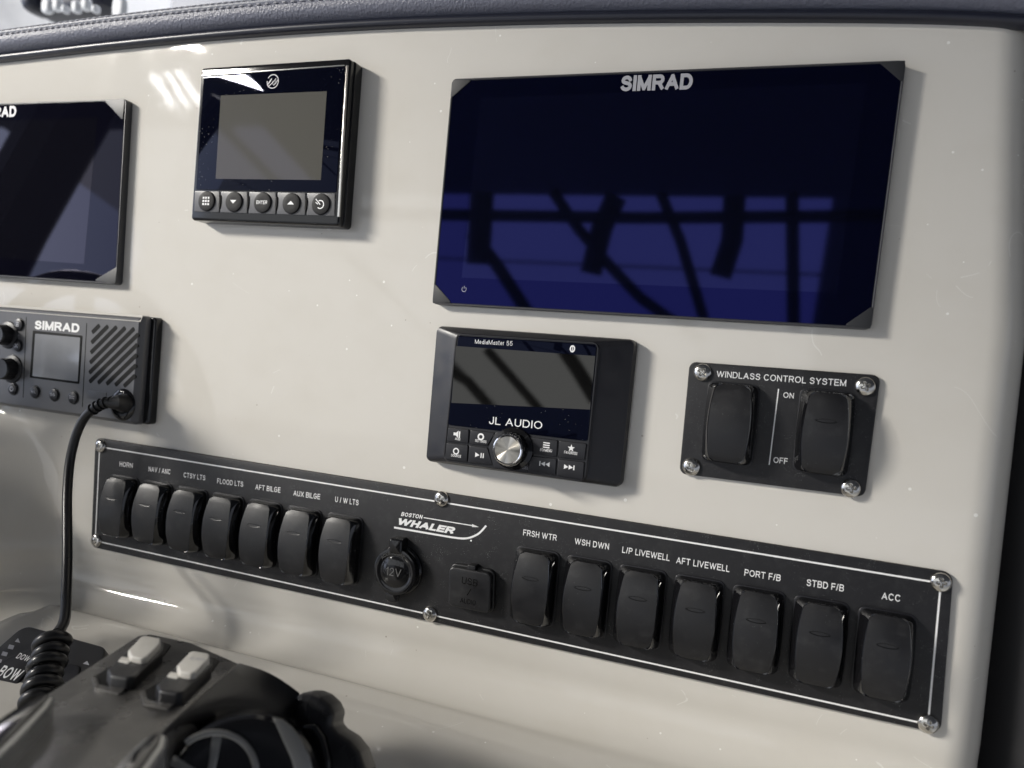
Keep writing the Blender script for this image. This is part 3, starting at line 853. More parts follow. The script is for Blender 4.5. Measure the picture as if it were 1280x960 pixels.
def rocker_meshes():
    W2, L2 = 1.50, 2.52
    base = round_poly([(-W2, -L2), (W2, -L2), (W2, L2), (-W2, L2)], .42, 6)
    # subdivide the long sides so they can curve
    fine = []
    for i in range(len(base)):
        a, b = V(base[i]), V(base[(i + 1) % len(base)])
        n = max(1, int((b - a).length / .3))
        for k in range(n): fine.append(tuple(a + (b - a) * (k / n)))
    wf = lambda t: .67 + .17 * (1 - t * t)
    zf = lambda t: 1.38 - .38 * t * t
    rings = []
    for (kx, ky, zz) in [(1.0, 1.0, lambda t: 0.0), (1.0, 1.0, lambda t: .52 - .1 * t * t), (.985, .995, lambda t: .62 - .12 * t * t)]:
        rings.append([V((x * kx * (1 + (.06 * (1 - (y / L2) ** 2) if kx < 1.01 and zz(0) > .1 else 0)), y * ky, zz(y / L2))) for x, y in fine])
    rings.append([V((x * (wf(y / L2) + .05), y * .985, zf(y / L2) - .10)) for x, y in fine])
    rings.append([V((x * (wf(y / L2) + .012), y * .975, zf(y / L2) - .02)) for x, y in fine])
    rings.append([V((x * (wf(y / L2) - .01), y * .965, zf(y / L2) - .035)) for x, y in fine])
    body = loft(rings, True, False)
    # matte face: grid following the outline
    vs, fs = [], []
    ny, nx = 22, 8
    for j in range(ny + 1):
        t = -1 + 2 * j / ny
        y = t * L2 * .965
        # corner rounding narrows the ends
        e = max(0, abs(y) - (L2 * .965 - .34)); cut = .34 - math.sqrt(max(0, .34 ** 2 - e ** 2)) if e > 0 else 0
        hw = W2 * (wf(y / L2) - .015) - cut
        for i in range(nx + 1):
            s = -1 + 2 * i / nx
            vs.append(V((hw * s, y, zf(y / L2) + .02 - .05 * s * s - (.03 if abs(t) == 1 else 0))))
    for j in range(ny):
        for i in range(nx):
            a = j * (nx + 1) + i; fs.append((a, a + 1, a + nx + 2, a + nx + 1))
    face = (vs, fs)
    # lens-shaped tell-tale
    ly = .78
    o = []
    for k in range(24):
        a = 2 * PI * k / 24
        x = .62 * math.cos(a); y = .13 * math.sin(a) * abs(math.sin(a)) ** .3
        o.append((x, y + ly))
    rings = [[V((x, y, zf(y / L2) - .03)) for x, y in o], [V((x, y, zf(y / L2) + .035 - .05 * (x / 1.2) ** 2)) for x, y in o], [V((x * .8, (y - ly) * .5 + ly, zf(y / L2) + .005)) for x, y in o]]
    lens = loft(rings, True, False)
    bz = round_poly([(-W2 - .1, -L2 - .1), (W2 + .1, -L2 - .1), (W2 + .1, L2 + .1), (-W2 - .1, L2 + .1)], .45, 5)
    bez = prism(DASH, bz, 0, .10, .04)
    mk = lambda n, vf, m, a=35: make_mesh(n, [V(v) * S for v in vf[0]], vf[1], m, angle=a)
    return mk('rocker_switch', body, RIMB, 30), mk('rocker_face', face, RUBBER, 60), mk('indicator_lens', lens, LENS), mk('switch_bezel', bez, SATIN)
RM = rocker_meshes()
def rocker(T, x, y, z, lens=True, tilt=0.0, label=None, sx=1, sy=1):
    b = bpy.data.objects.new('rocker_switch', RM[0]); COL.objects.link(b); b.parent = T.o
    b.location = (V((x, y, z)) - T.base) * S; b.rotation_euler = (tilt, 0, 0); b.scale = (sx, sy, 1)
    if label: b['label'] = label
    f = bpy.data.objects.new('rocker_face', RM[1]); COL.objects.link(f); f.parent = b
    if lens:
        l = bpy.data.objects.new('indicator_lens', RM[2]); COL.objects.link(l); l.parent = b
    z = bpy.data.objects.new('switch_bezel', RM[3]); COL.objects.link(z); z.parent = b; z.rotation_euler = (-tilt, 0, 0)

# ------------------------------------------------------------------ windlass panel
def windlass():
    H = .28
    q = [(862, 452), (1101, 469), (1081, 621.5), (849, 592)]
    p2 = ccw(round_poly([DASH.px2(a, H) for a in q], .45))
    c = sum((V(a) for a in p2), V((0, 0))) / len(p2)
    T = Thing('windlass_panel', (c.x, c.y, 0), 'small black plate with two rockers, four screws and the words WINDLASS CONTROL SYSTEM', 'switch panel')
    v, f = prism(DASH, p2, 0, H, .05); part('plate', v, f, PLATE, T)
    hh = H + .008
    text('WINDLASS CONTROL SYSTEM', DASH, (895.5, 471.2), (1057.5, 483), .40, hh, WHITE, T, bold=.14)
    text('ON', DASH, (978.8, 497), (992, 498.3), .35, hh, WHITE, T, bold=.14)
    text('OFF', DASH, (966.6, 578.2), (984.3, 580.2), .36, hh, WHITE, T, bold=.14)
    a, b = DASH.px2((973.2, 486), hh), DASH.px2((961.5, 581), hh)
    v, f = ribbon(DASH, [a, b], .07, hh); part('printed_line', v, f, WHITE, T, smooth=False)
    for s in ((878, 465.5), (1082, 483), (864, 583.5), (1063.5, 610.5)): screw(T, s, H)
    for k, (px, py) in enumerate(((911, 530.5), (1031, 541.5))):
        p = DASH.at(px, py, 1.5)
        rocker(T, p.x, p.y, H, lens=(k == 1), tilt=(-.05 if k == 0 else .03), label=('rocker without an indicator, left of the printed line' if k == 0 else 'rocker beside the words ON and OFF'))
windlass()

# ------------------------------------------------------------------ long switch panel
def switch_panel():
    H = .28
    q = [(119, 547), (1192, 716.5), (1176, 917.5), (113.5, 683.5)]
    p2 = ccw(round_poly([DASH.px2(a, H) for a in q], .55))
    c = sum((V(a) for a in p2), V((0, 0))) / len(p2)
    T = Thing('switch_panel', (c.x, c.y, 0), 'long black switch panel with fourteen rockers, white border line and maker emblem', 'switch panel')
    v, f = prism(DASH, p2, 0, H, .06); part('plate', v, f, PLATE, T)
    hh = H + .008
    P = lambda x, y: DASH.px2((x, y), hh)
    tl, tr, br, bl = P(124.5, 558.5), P(1176, 729), P(1160, 905.5), P(119, 676)
    v, f = join(*[ribbon(DASH, [a, b], .11, hh) for a, b in ((tl, tr), (tr, br), (br, bl), (bl, tl))])
    part('border_line', v, f, WHITE, T, smooth=False)
    for s in ((124.5, 557.5), (119, 676), (551, 624), (536.5, 768), (1176.5, 728.5), (1160.5, 906)): screw(T, s, H)
    labels = [('HORN', (149.4, 582.8), (165.8, 585)), ('NAV / ANC', (185.6, 589.1), (212.8, 593)), ('CTSY LTS', (229.4, 596.6), (256.4, 600.6)),
              ('FLOOD LTS', (271.3, 604.2), (303.8, 608.6)), ('AFT BILGE', (319, 611.8), (350.5, 616)), ('AUX BILGE', (366.6, 619.6), (400, 624.4)),
              ('U / W LTS', (418.8, 627.4), (448, 631.8)), ('FRSH WTR', (653.8, 669), (695.6, 676.2)), ('WSH DWN', (718, 680), (761, 687.2)),
              ('L/P LIVEWELL', (777.5, 690.8), (836.8, 701.4)), ('AFT LIVEWELL', (845, 704), (911.6, 715.2)), ('PORT F/B', (930.3, 719.4), (975.4, 726.8)),
              ('STBD F/B', (1008, 732.2), (1054.5, 739.6)), ('ACC', (1101.8, 749), (1125, 752.4))]
    for w, a, b in labels: text(w, DASH, a, b, .42, hh, WHITE, T, bold=.15)
    cs = [(141, 629), (182.5, 638), (226, 648), (271, 657), (319, 667), (367, 675.5), (419, 686), (663.5, 734.5), (728, 748), (795.5, 761.5), (868.5, 776.5), (944.5, 791.5), (1023.5, 808), (1106.5, 824)]
    x0 = [DASH.at(*p, 1.4).x for p in cs]
    def fit(idx):
        n = len(idx); mx = sum(x0[i] for i in idx) / n; mk = sum(range(n)) / n
        s = sum((k - mk) * (x0[i] - mx) for k, i in enumerate(idx)) / sum((k - mk) ** 2 for k in range(n))
        return [mx + s * (k - mk) for k in range(n)]
    xs = fit(range(7)) + fit(range(7, 14))
    for i, x in enumerate(xs):
        rocker(T, x, -31.5, H, lens=True, tilt=-.04 + random.uniform(-.02, .02), label='rocker switch under the printed word ' + labels[i][0], sx=1.0, sy=1.0)
    # emblem
    vf = [text_vf('BOSTON', DASH, (501.2, 644.8), (528.5, 648.9), .30, hh, bold=.2, shear=.25),
          text_vf('WHALER', DASH, (498, 655.8), (568.5, 668.2), .52, hh, bold=.26, shear=.3, space=.3),
          ribbon(DASH, [P(529.5, 647), P(594, 657.6)], .07, hh),
          symbols_poly(DASH, ccw([P(590, 655), P(598.5, 658.8), P(590, 658.8)]), hh)]
    sw = spline([V((*P(*p), 0)) for p in ((492.5, 659.3), (520, 664), (548, 668.8), (572, 672.6), (585, 672.6), (596, 668.4), (602, 663.6), (607.7, 657))], 6)
    vf.append(ribbon(DASH, [(p.x, p.y) for p in sw], .14, hh))
    vf.append(symbols_poly(DASH, circle(P(588.8, 675.8), .07, 10), hh))
    v, f = join(*vf); part('emblem', v, f, WHITE, T, smooth=False)
    # 12 volt socket
    c3 = DASH.at(494, 714.5, H + .75); cc = (c3.x, c3.y)
    v, f = lathe(DASH, cc, [(1.86, H - .01), (1.86, H + .12), (1.80, H + .2), (1.62, H + .24), (1.58, H + .6), (1.70, H + .66), (1.74, H + .74), (1.70, H + .84), (1.55, H + .88), (1.3, H + .86), (1.2, H + .80), (1.12, H + .82), (1.0, H + .9), (.5, H + .97), (.02, H + .98)], 56)
    so = part('socket_cap', v, f, GLOSSB, T, angle=50, label='round twelve volt socket cap marked 12V')
    X, Y = cc
    v, f = prism(DASH, round_poly([(X - .55, Y + 1.35), (X + .5, Y + 1.35), (X + .42, Y + 2.45), (X - .62, Y + 2.45)], .18), H, H + 1.0, .18); part('hinge', v, f, GLOSSB, so)
    v, f = prism(DASH, round_poly([(X - .75, Y - 1.5), (X + .45, Y - 1.5), (X + .35, Y - 2.35), (X - .6, Y - 2.35)], .35), H + .5, H + .72, .08); part('pull_tab', v, f, GLOSSB, so)
    v, f = text_vf('12V', DASH, (X - .62, Y - .28), (X + .62, Y - .28), .6, H + 1.0, bold=.13, px=False)
    part('embossed_mark', v, f, mat('pale_mark', (.10, .10, .10), .5), so, smooth=False)  # flat lettering, lighter than the cap so that it can be read
    ring = []
    wv, wf = [], []
    word = 'ACCESSORY'
    for k, ch in enumerate(word):
        a = math.radians(128 - k * 76 / (len(word) - 1) + 12)
        gv, gf = glyphs(ch, .13)
        mx = (min(g.x for g in gv) + max(g.x for g in gv)) / 2
        o = len(wv)
        for g in gv:
            lx, ly = (g.x - mx) * .24, (g.y - .5) * .24
            r = 1.4 + ly; 
            wv.append(DASH.to3((X + r * math.cos(a) + lx * math.sin(a), Y + r * math.sin(a) - lx * math.cos(a)), H + .89))
        wf += [tuple(i + o for i in q) for q in gf]
    part('embossed_lettering', wv, wf, mat('grey_mark', (.09, .09, .09), .5), so, smooth=False)  # ring lettering drawn a little lighter than the cap
    # USB cover
    qs = [(561, 707.5), (613.5, 717), (612, 767.5), (559.5, 757)]
    c3 = [DASH.at(a, b, H + .8) for a, b in qs]
    p2 = ccw(round_poly([(p.x, p.y) for p in c3], .4))
    v, f = prism(DASH, inset(p2, -.12), H - .01, H + .32, .08); ub = part('usb_cover', v, f, RUBBER, T, label='square rubber cover marked USB')
    v, f = prism(DASH, p2, H + .38, H + .8, .12); lid = part('lid', v, f, RUBBER, ub)
    v, f = prism(DASH, inset(p2, .08), H + .3, H + .4, 0); part('seal', v, f, GLOSSB, ub)
    t0, t1 = V((min(p[0] for p in p2), max(p[1] for p in p2))), V((max(p[0] for p in p2), 0))
    mx = (t0.x + t1.x) / 2
    v, f = prism(DASH, round_poly([(mx - .3, t0.y - .25), (mx + .3, t0.y - .25), (mx + .3, t0.y + .3), (mx - .3, t0.y + .3)], .08), H, H + .72, .06); part('hinge', v, f, RUBBER, ub)
    mk = mat('embossed_dark', (.006, .006, .006), .25)
    v, f = join(text_vf('USB', DASH, (mx - .6, t0.y - 1.1), (mx + .6, t0.y - 1.1), .5, H + .806, bold=.14, px=False),
                text_vf('AUDIO', DASH, (mx - .6, t0.y - 2.45), (mx + .6, t0.y - 2.45), .36, H + .806, bold=.14, px=False),
                ribbon(DASH, [(mx - .12, t0.y - 1.85), (mx + .14, t0.y - 1.35)], .07, H + .806))
    part('embossed_lettering', v, f, mk, ub, smooth=False)
switch_panel()

# ------------------------------------------------------------------ VHF radio
def radio():
    H = 1.7
    q = [(-190, 367), (184, 395), (173, 531.5), (-200, 477)]
    po = ccw(round_poly([DASH.px2(a, 1.2) for a in q], .35))
    c = sum((V(a) for a in po), V((0, 0))) / len(po)
    T = Thing('marine_radio', (c.x, c.y, 0), 'grey marine radio with speaker slots and a cord plugged in, cut off at the left', 'radio')
    back = ccw(round_poly([DASH.px2(a, .6) for a in [(-190, 368), (197, 397), (188, 531), (-200, 478)]], .3))
    v, f = prism(DASH, back, -.1, .75, .15); part('rear_housing', v, f, GLOSSB, T)
    rings = [[DASH.to3(p, .7) for p in po], [DASH.to3(p, 1.2) for p in po], [DASH.to3(p, 1.32) for p in inset(po, .04)], [DASH.to3(p, H - .05) for p in inset(po, .26)], [DASH.to3(p, H) for p in inset(po, .33)]]
    v, f = loft(rings); part('faceplate', v, f, GREYP, T, angle=30)
    ta, tb = V(DASH.px2((-190, 367), 1.2)), V(DASH.px2((181, 395), 1.2))
    ia, ib = V(DASH.px2((-190, 373.5), H)), V(DASH.px2((176, 402), H))
    part('top_strip', [DASH.to3(ta + V((0, .05)), 1.38), DASH.to3(tb + V((0, .05)), 1.38), DASH.to3(ib, H + .03), DASH.to3(ia, H + .03), DASH.to3(ib - V((0, .03)), H), DASH.to3(ia - V((0, .03)), H)], [(0, 3, 2, 1), (3, 5, 4, 2)], mat('bevel_reflection_paint', (.55, .53, .49), .3), T, smooth=False)  # pale colour stands for the dash reflected in the glossy top bevel
    for a, b in (((33, 396), (29, 497)), ((108.5, 404), (103, 509))):
        v, f = ribbon(DASH, [DASH.px2(a, H), DASH.px2(b, H)], .09, H + .006); part('groove', v, f, DARK, T, smooth=False)
    text('SIMRAD', DASH, (43, 411.5), (99, 416), .78, H + .012, WHITE, T, name='logo', bold=.235, space=.45)
    slab('lcd_frame', DASH, [(41, 413), (102.5, 419.5), (98.5, 480), (37, 472)], H - .1, H + .04, DARK, T, r=.1, bev=.02)
    slab('lcd', DASH, [(44, 417), (100, 422), (97, 477), (40.5, 470)], H, H + .05, LCDV, T, r=.08)
    for i, (x, y, r) in enumerate(((22.5, 405.5, .5), (21, 432, .48), (15, 486, .5), (42.5, 490, .5), (66.5, 493.5, .5), (90.5, 497, .5))):
        p = DASH.at(x, y, H + .15)
        v, f = lathe(DASH, (p.x, p.y), [(r + .1, H), (r + .07, H + .03), (r, H + .04), (r, H + .16), (r - .08, H + .2), (.02, H + .2)], 24)
        b = part('button', v, f, SATIN, T)
        hh = H + .21
        if i == 0: vf = join(*[symbols_poly(DASH, [(p.x - .18, p.y + d), (p.x + .18, p.y + d), (p.x + .18, p.y + d + .09), (p.x - .18, p.y + d + .09)], hh) for d in (-.2, -.05, .1)])
        elif i == 1: vf = join(ribbon(DASH, [(p.x - .18, p.y - .18), (p.x + .18, p.y + .18)], .1, hh), ribbon(DASH, [(p.x - .18, p.y + .18), (p.x + .18, p.y - .18)], .1, hh + .002))
        elif i == 2: vf = join(ribbon(DASH, [(p.x + .2 * math.cos(t), p.y + .2 * math.sin(t)) for t in [2 * PI * k / 16 for k in range(17)]], .07, hh), ribbon(DASH, [(p.x, p.y + .15), (p.x, p.y)], .06, hh + .002))
        else: vf = text_vf(('H/L', '16', 'DSC')[i - 3], DASH, (p.x - .28, p.y - .1), (p.x + .28, p.y - .1), .26, hh, bold=.16, px=False)
        part('symbol', vf[0], vf[1], PRINTG, b, smooth=False)
    v, f = text_vf('+', DASH, (DASH.px2((20.3, 420), H)[0], DASH.px2((20.3, 421), H)[1]), (DASH.px2((24, 420), H)[0], DASH.px2((24, 421), H)[1]), .25, H + .01, bold=.2, px=False)
    part('symbol', v, f, PRINTG, T, smooth=False)
    for (x, y, r) in ((-3, 418, .85), (2, 461, .9)):
        p = DASH.at(x, y, H + 1.0)
        n = 36; rings = []
        for rr, hgt in [(r + .35, H), (r + .3, H + .12), (r + .02, H + .2), (r, H + 1.0), (r - .1, H + 1.12), (r - .4, H + 1.1)]:
            rings.append([DASH.to3((p.x + (rr + (.04 if i % 2 else 0)) * math.cos(2 * PI * i / n), p.y + (rr + (.04 if i % 2 else 0)) * math.sin(2 * PI * i / n)), hgt) for i in range(n)])
        v, f = loft(rings); part('knob', v, f, RUBBER, T)
    # speaker slots: near-black strips on the face in place of recesses
    g = [V((*DASH.px2(a, H), 0)) for a in ((114, 404), (174, 411.5), (170, 497), (110, 485))]
    gx0, gx1, gy1, gy0 = g[3].x * .5 + g[0].x * .5, g[1].x * .5 + g[2].x * .5, g[0].y, g[2].y + .8
    sl = .9
    k = 0
    cc0 = gy0 - (gx1 - gx0) * sl
    stp = .86
    v_ = gy0 - (gx1 - gx0) * sl + .3
    jack = DASH.at(155, 503, H)
    while v_ < gy1:
        # line y = v_ + sl*(x-gx0)
        pts = []
        xa, xb = gx0 + .1, gx1 - .15
        ya, yb = v_ + sl * (xa - gx0), v_ + sl * (xb - gx0)
        if ya < gy0: xa += (gy0 - ya) / sl; ya = gy0
        if yb > gy1 - .1: xb -= (yb - gy1 + .1) / sl; yb = gy1 - .1
        if xb - xa > .35:
            d = V((xb - xa, yb - ya)).normalized(); n = V((-d.y, d.x)) * .19
            a, b = V((xa, ya)), V((xb, yb))
            o = round_poly([tuple(a - n), tuple(b - n), tuple(b + n), tuple(a + n)], .1, 3)
            v, f = prism(DASH, o, H - .1, H + .012); part('speaker_slot', v, f, DARK, T, smooth=False)
        v_ += stp
    slab('label_plate', DASH, [(109.5, 488), (133, 491), (132.5, 501), (109, 498)], H, H + .03, GREYB, T, bev=.01)
    # socket boss
    p = DASH.at(150, 506, H + .3)
    v, f = lathe(DASH, (p.x, p.y), [(1.35, H), (1.25, H + .12), (1.0, H + .2), (.8, H + .22), (.78, H + .5)], 32); part('cord_socket', v, f, GLOSSB, T)
    return DASH.at(153, 504, H + .9)
JACK = radio()

# ------------------------------------------------------------------ curly cord
def cord():
    T = Thing('microphone_cord', JACK, 'black curly microphone cord hanging from the radio in front of the dash', 'cord')
    Z = lambda px, py, z: DASH.at(px, py, z)
    # plug on the socket
    v, f = tube([Z(156, 505, 1.9), Z(152, 503.5, 2.5), Z(147, 503, 3.0), Z(138, 504, 3.2)], [.75, .72, .62, .45], 20); part('plug', v, f, RUBBER, T)
    pts = spline([Z(145, 503, 3.05), Z(130, 504, 3.3), Z(116, 512, 3.4), Z(104, 525, 3.4), Z(94, 548, 3.5), Z(87, 580, 3.8), Z(84, 620, 4.6), Z(84, 660, 5.8), Z(84, 700, 7.2), Z(83, 740, 8.8), Z(82, 765, 10.0), Z(79, 780, 10.8), Z(72, 791, 11.6)], 8)
    v, f = tube(pts, .37, 14); part('straight_cord', v, f, CABLE, T)
    for k in range(5):
        q0 = pts[4 + 3 * k]; d = (pts[5 + 3 * k] - q0).normalized()
        v, f = tube([q0 - d * .07, q0 - d * .05, q0 + d * .05, q0 + d * .07], [.40, .50, .50, .40], 14); part('strain_relief_rib', v, f, RUBBER, T)
    a, b = Z(67, 800, 12.2), Z(45, 889, 15.5)
    ax = (b - a); L = ax.length; ax.normalize()
    u = V((1, 0, 0)); u = (u - ax * u.dot(ax)).normalized(); w = ax.cross(u)
    turns = 6.3
    hp = []
    n = int(turns * 26)
    for i in range(n + 1):
        t = i / n
        r = .80 + .07 * math.sin(i * .13)
        ph = 2 * PI * turns * t - 1.0
        hp.append(a + ax * (L * t) + (u * math.cos(ph) + w * math.sin(ph)) * r)
    v, f = tube(hp, .37, 12); part('coil', v, f, CABLE, T)
cord()

# ------------------------------------------------------------------ bow thruster pad
def thruster():
    P0 = DASH.at(30, 782, 9.5)
    PL = Plane(P0, (0.05, .80, .62))
    T = Thing('thruster_control', P0, 'dark control pad with the words DOWN and BOW behind the curly cord', 'control pad')
    slab('pad_body', PL, [(30, 780.5), (133, 809), (118, 860), (20, 930), (-60, 905), (-38, 840)], -1.6, 0, PADM, T, r=.9, bev=.15)
    slab('key', PL, [(38, 811), (48, 810), (52, 818), (20, 856), (-20, 900), (-50, 890), (-20, 840), (10, 822)], -.05, .12, SATIN, T, r=.5, bev=.08)
    slab('key', PL, [(56, 822), (100, 832), (95, 862), (50, 905), (5, 905), (8, 885), (35, 845)], -.05, .12, SATIN, T, r=.5, bev=.08)
    text('DOWN', PL, (19.5, 822.5), (38.5, 828.5), .42, .13, WHITE, T, bold=.15)
    text('BOW', PL, (-6, 845), (20, 851.5), .85, .13, WHITE, T, bold=.18)
    text('R', PL, (33.5, 856), (39.5, 858), .5, .13, WHITE, T, bold=.18)
    for q in ([(11.5, 805.5), (18, 807), (16, 812), (9.5, 810.5)], [(3.5, 814), (10, 815.8), (8, 820.5), (1.5, 819)], [(-4, 823), (2.8, 824.5), (.8, 829.5), (-6, 828)]):
        poly_px('symbol', PL, q, .02, PRINTG, T)
    poly_px('symbol', PL, [(22.5, 797.5), (25, 803.5), (18.5, 802)], .02, PRINTG, T)
    poly_px('symbol', PL, [(109, 826), (111.5, 831.5), (103.5, 829.5)], .02, PRINTG, T)
thruster()

# ------------------------------------------------------------------ throttle
def throttle():
    A, B, C_ = DASH.at(173, 793, 17), DASH.at(300, 829, 18), DASH.at(165, 965, 29)
    n = (B - A).cross(C_ - A)
    if n.dot(CC - A) < 0: n = -n
    PL = Plane(A, n, e1=(B - A))
    T = Thing('throttle_control', A, 'satin charcoal twin engine throttle head with two pale trim switches in the lower left corner', 'throttle')
    P = lambda x, y, z: DASH.at(x, y, z)
    top_px = [(172, 794), (188, 792), (240, 803), (300, 829), (262, 862), (212, 906), (160, 968), (100, 1040), (-90, 1040), (-60, 940), (0, 906), (60, 866), (128, 822)]
    top2 = ccw(round_poly([PL.px2(p, 0) for p in top_px], .5, 4))
    # solid head: top face, soft shoulder, then down to the shelf
    rings = []
    for d, hgt in ((0.55, -8.5), (-.1, -6), (-.35, -2.2), (-.30, -.7), (-.12, -.25), (.0, -.08), (.12, 0)):
        rings.append([PL.to3(q, hgt) for q in inset(top2, d)])
    v, f = loft(rings); part('head', v, f, THROT, T, angle=40)
    # sloping side cheek to the right, darker
    ring1 = [(300, 829.5), (262, 862.5), (212, 906.5), (160, 969), (120, 1010)]
    ring2 = [(374, 866), (372, 897), (322, 893), (262, 912), (195, 945), (150, 985)]
    z1 = [18.0, 20.8, 24.5, 29.5, 33]
    up = [V(PL.at(x, y, 0)) + PL.n * .0 for x, y in ring1]
    # resample both to the same count
    def res(pts, m):
        L = [0]
        for i in range(1, len(pts)): L.append(L[-1] + (pts[i] - pts[i - 1]).length)
        out = []
        for k in range(m):
            s = L[-1] * k / (m - 1); i = 0
            while i < len(L) - 2 and L[i + 1] < s: i += 1
            t = (s - L[i]) / (L[i + 1] - L[i]); out.append(pts[i].lerp(pts[i + 1], t))
        return out
    zz = [17.0, 17.6, 19.8, 22.4, 25.2, 28]
    lo = [P(x, y, z) for (x, y), z in zip(ring2, zz)]
    up, lo = res(up, 24), res(spline(lo, 6), 24)
    back = [p + V((-1.5, -4.5, -1.0)) for p in lo]
    rows = [[p + V((-1.2, -.6, -.3)) for p in up], [p + PL.n * .02 for p in up]]
    for k in range(1, 6):
        t = k / 6
        rows.append([a.lerp(b, t) + PL.n * (.25 * math.sin(t * PI)) for a, b in zip(up, lo)])
    rows.append(lo); rows.append([p.lerp(q, .12) for p, q in zip(lo, back)]); rows.append(back)
    v, f = loft(rows, False, False, close=False)
    part('side_cheek', v, f, THROTD, T, angle=45)
    # trim switches: well, rocker, pale cap with printing
    for (sx, sy, label) in ((0, 0, None), (61, 19, None)):
        o = lambda pts: [(x + sx, y + sy) for x, y in pts]
        slab('switch_well', PL, o([(118, 845), (196, 800), (214, 806), (206, 818), (150, 861), (122, 856)]), -.02, .05, DARK, T, r=.25, bev=.02)
        slab('well_lip', PL, o([(114, 846), (120, 841), (124, 855), (150, 860), (158, 854), (160, 858), (150, 867), (118, 861)]), -.02, .10, THROT, T, r=.1, bev=.04)
        b = slab('trim_switch', PL, o([(134, 836), (176, 796), (205, 801), (204, 813), (166, 848), (138, 844)]), 0, .62, RUBBER, T, r=.3, bev=.14)
        cp = slab('switch_cap', PL, o([(160, 812), (178, 793.5), (201, 797.5), (201, 804), (182, 823), (164, 820)]), .5, .92, CAPW, b, r=.22, bev=.1)
        slab('switch_mark', PL, o([(152, 820.5), (166, 823), (162, 828.5), (148, 825.5)]), .6, .68, CAPW, b, r=.06, bev=.02)
        if sx:
            v, f = join(text_vf('UP', PL, (236, 823.5), (252, 826.5), .32, .925, bold=.16)); part('lettering', v, f, PRINTG, b, smooth=False)
    # two lever handles, gloss with a satin rim
    for pts in ([(-60, 1000), (20, 925), (62, 881), (69, 870), (60, 864), (22, 884), (-60, 935)], [(110, 1000), (150, 950), (178, 922), (196, 914.5), (211, 917), (207, 931), (160, 1000)]):
        h_ = slab('lever', PL, pts, -.1, 1.0, SILVER, T, r=.4, bev=.2)
        p2 = inset(ccw(round_poly([PL.px2(q, 1.0) for q in pts], .4)), .24)
        v, f = prism(PL, p2, .9, 1.12, .1); part('lever_inlay', v, f, GLOSSB, h_)
    # hub facing the right, with silver spokes
    HC = P(300, 1002, 24.5)
    HN = V((.55, .35, .76)).normalized()
    HP = Plane(HC, HN)
    v, f = lathe(HP, (0, 0), [(3.35, -3), (3.35, -.2), (3.2, 0), (2.9, .05), (2.6, -.05), (.02, -.05)], 64); hub = part('hub', v, f, GLOSSB, T)
    def band(c, r, w, a0, a1, h, n=30):
        pts = [(c[0] + r * math.cos(math.radians(a0 + (a1 - a0) * k / n)), c[1] + r * math.sin(math.radians(a0 + (a1 - a0) * k / n))) for k in range(n + 1)]
        L = [(p[0] + (p[0] - c[0]) / r * w / 2, p[1] + (p[1] - c[1]) / r * w / 2) for p in pts]
        Rr = [(p[0] - (p[0] - c[0]) / r * w / 2, p[1] - (p[1] - c[1]) / r * w / 2) for p in pts]
        return prism(HP, ccw(L + Rr[::-1]), -.06, h, .05)
    cres = [(341, 897), (353, 900), (365, 909), (377, 925), (387, 946), (393, 972), (371, 972), (364, 948), (353, 924)]
    v, f = prism(HP, ccw([HP.px2(q, .1) for q in cres]), -.1, .12, .05); part('hub_ring', v, f, SILVER, hub)
    c1 = HP.px2((262, 976), 0)
    v, f = band(c1, 1.85, .26, -30, 140, .2); part('hub_ring', v, f, SILVER, hub)
    for a in (100, 165):
        a = math.radians(a); ca, sa = math.cos(a), math.sin(a)
        p = [(c1[0] + x * ca - y * sa, c1[1] + x * sa + y * ca) for x, y in ((-.2, -.12), (1.8, -.2), (1.8, .2), (-.2, .12))]
        v, f = prism(HP, ccw(p), -.05, .12, .04); part('hub_spoke', v, f, SILVER, hub)
    # lobed grip of the far lever
    GP = Plane(P(400, 910, 18), V((.25, .35, .9)))
    slab('grip', GP, [(366, 872), (376, 866), (388, 866), (400, 871), (411, 881), (417, 894), (414, 908), (420, 916), (436, 926), (449, 942), (458, 968), (450, 990), (380, 985), (366, 900)], -2.4, 0, THROTD, T, r=.35, bev=.42)
    slab('lever_boss', GP, [(372, 905), (394, 905), (405, 922), (412, 950), (414, 985), (384, 985), (388, 950)], -.1, .55, GLOSSB, T, r=.3, bev=.25)
throttle()

# ------------------------------------------------------------------ black upright at the right edge
def upright():
    T = Thing('side_upright', (42, -18, -3), 'black padded upright beside the right edge of the dash', 'upright')
    def col(x, z, rx, rz, y0, y1, lean):
        rings = []
        for k in range(13):
            y = y0 + (y1 - y0) * k / 12
            rings.append([V((x + lean * (y + 16) + rx * math.cos(2 * PI * i / 32), y, z + rz * math.sin(2 * PI * i / 32))) for i in range(32)])
        return loft(rings, True, True)
    v, f = col(41.4, -6.2, 5.2, 4.8, -60, 14, -.04); part('padding', v, f, THROTD, T)
    v, f = col(46.0, -1.6, 2.8, 3.2, -60, 12, -.005); part('padding', v, f, SATIN, T)
    for y in (-26.5, -31.5):
        Q = Plane((43.6, y, 1.2), V((-.5, 0, .85)))
        v, f = lathe(Q, (0, 0), [(.7, -.4), (.68, 0), (.5, .2), (.02, .3)], 24); part('fastener', v, f, STEEL, T)
upright()

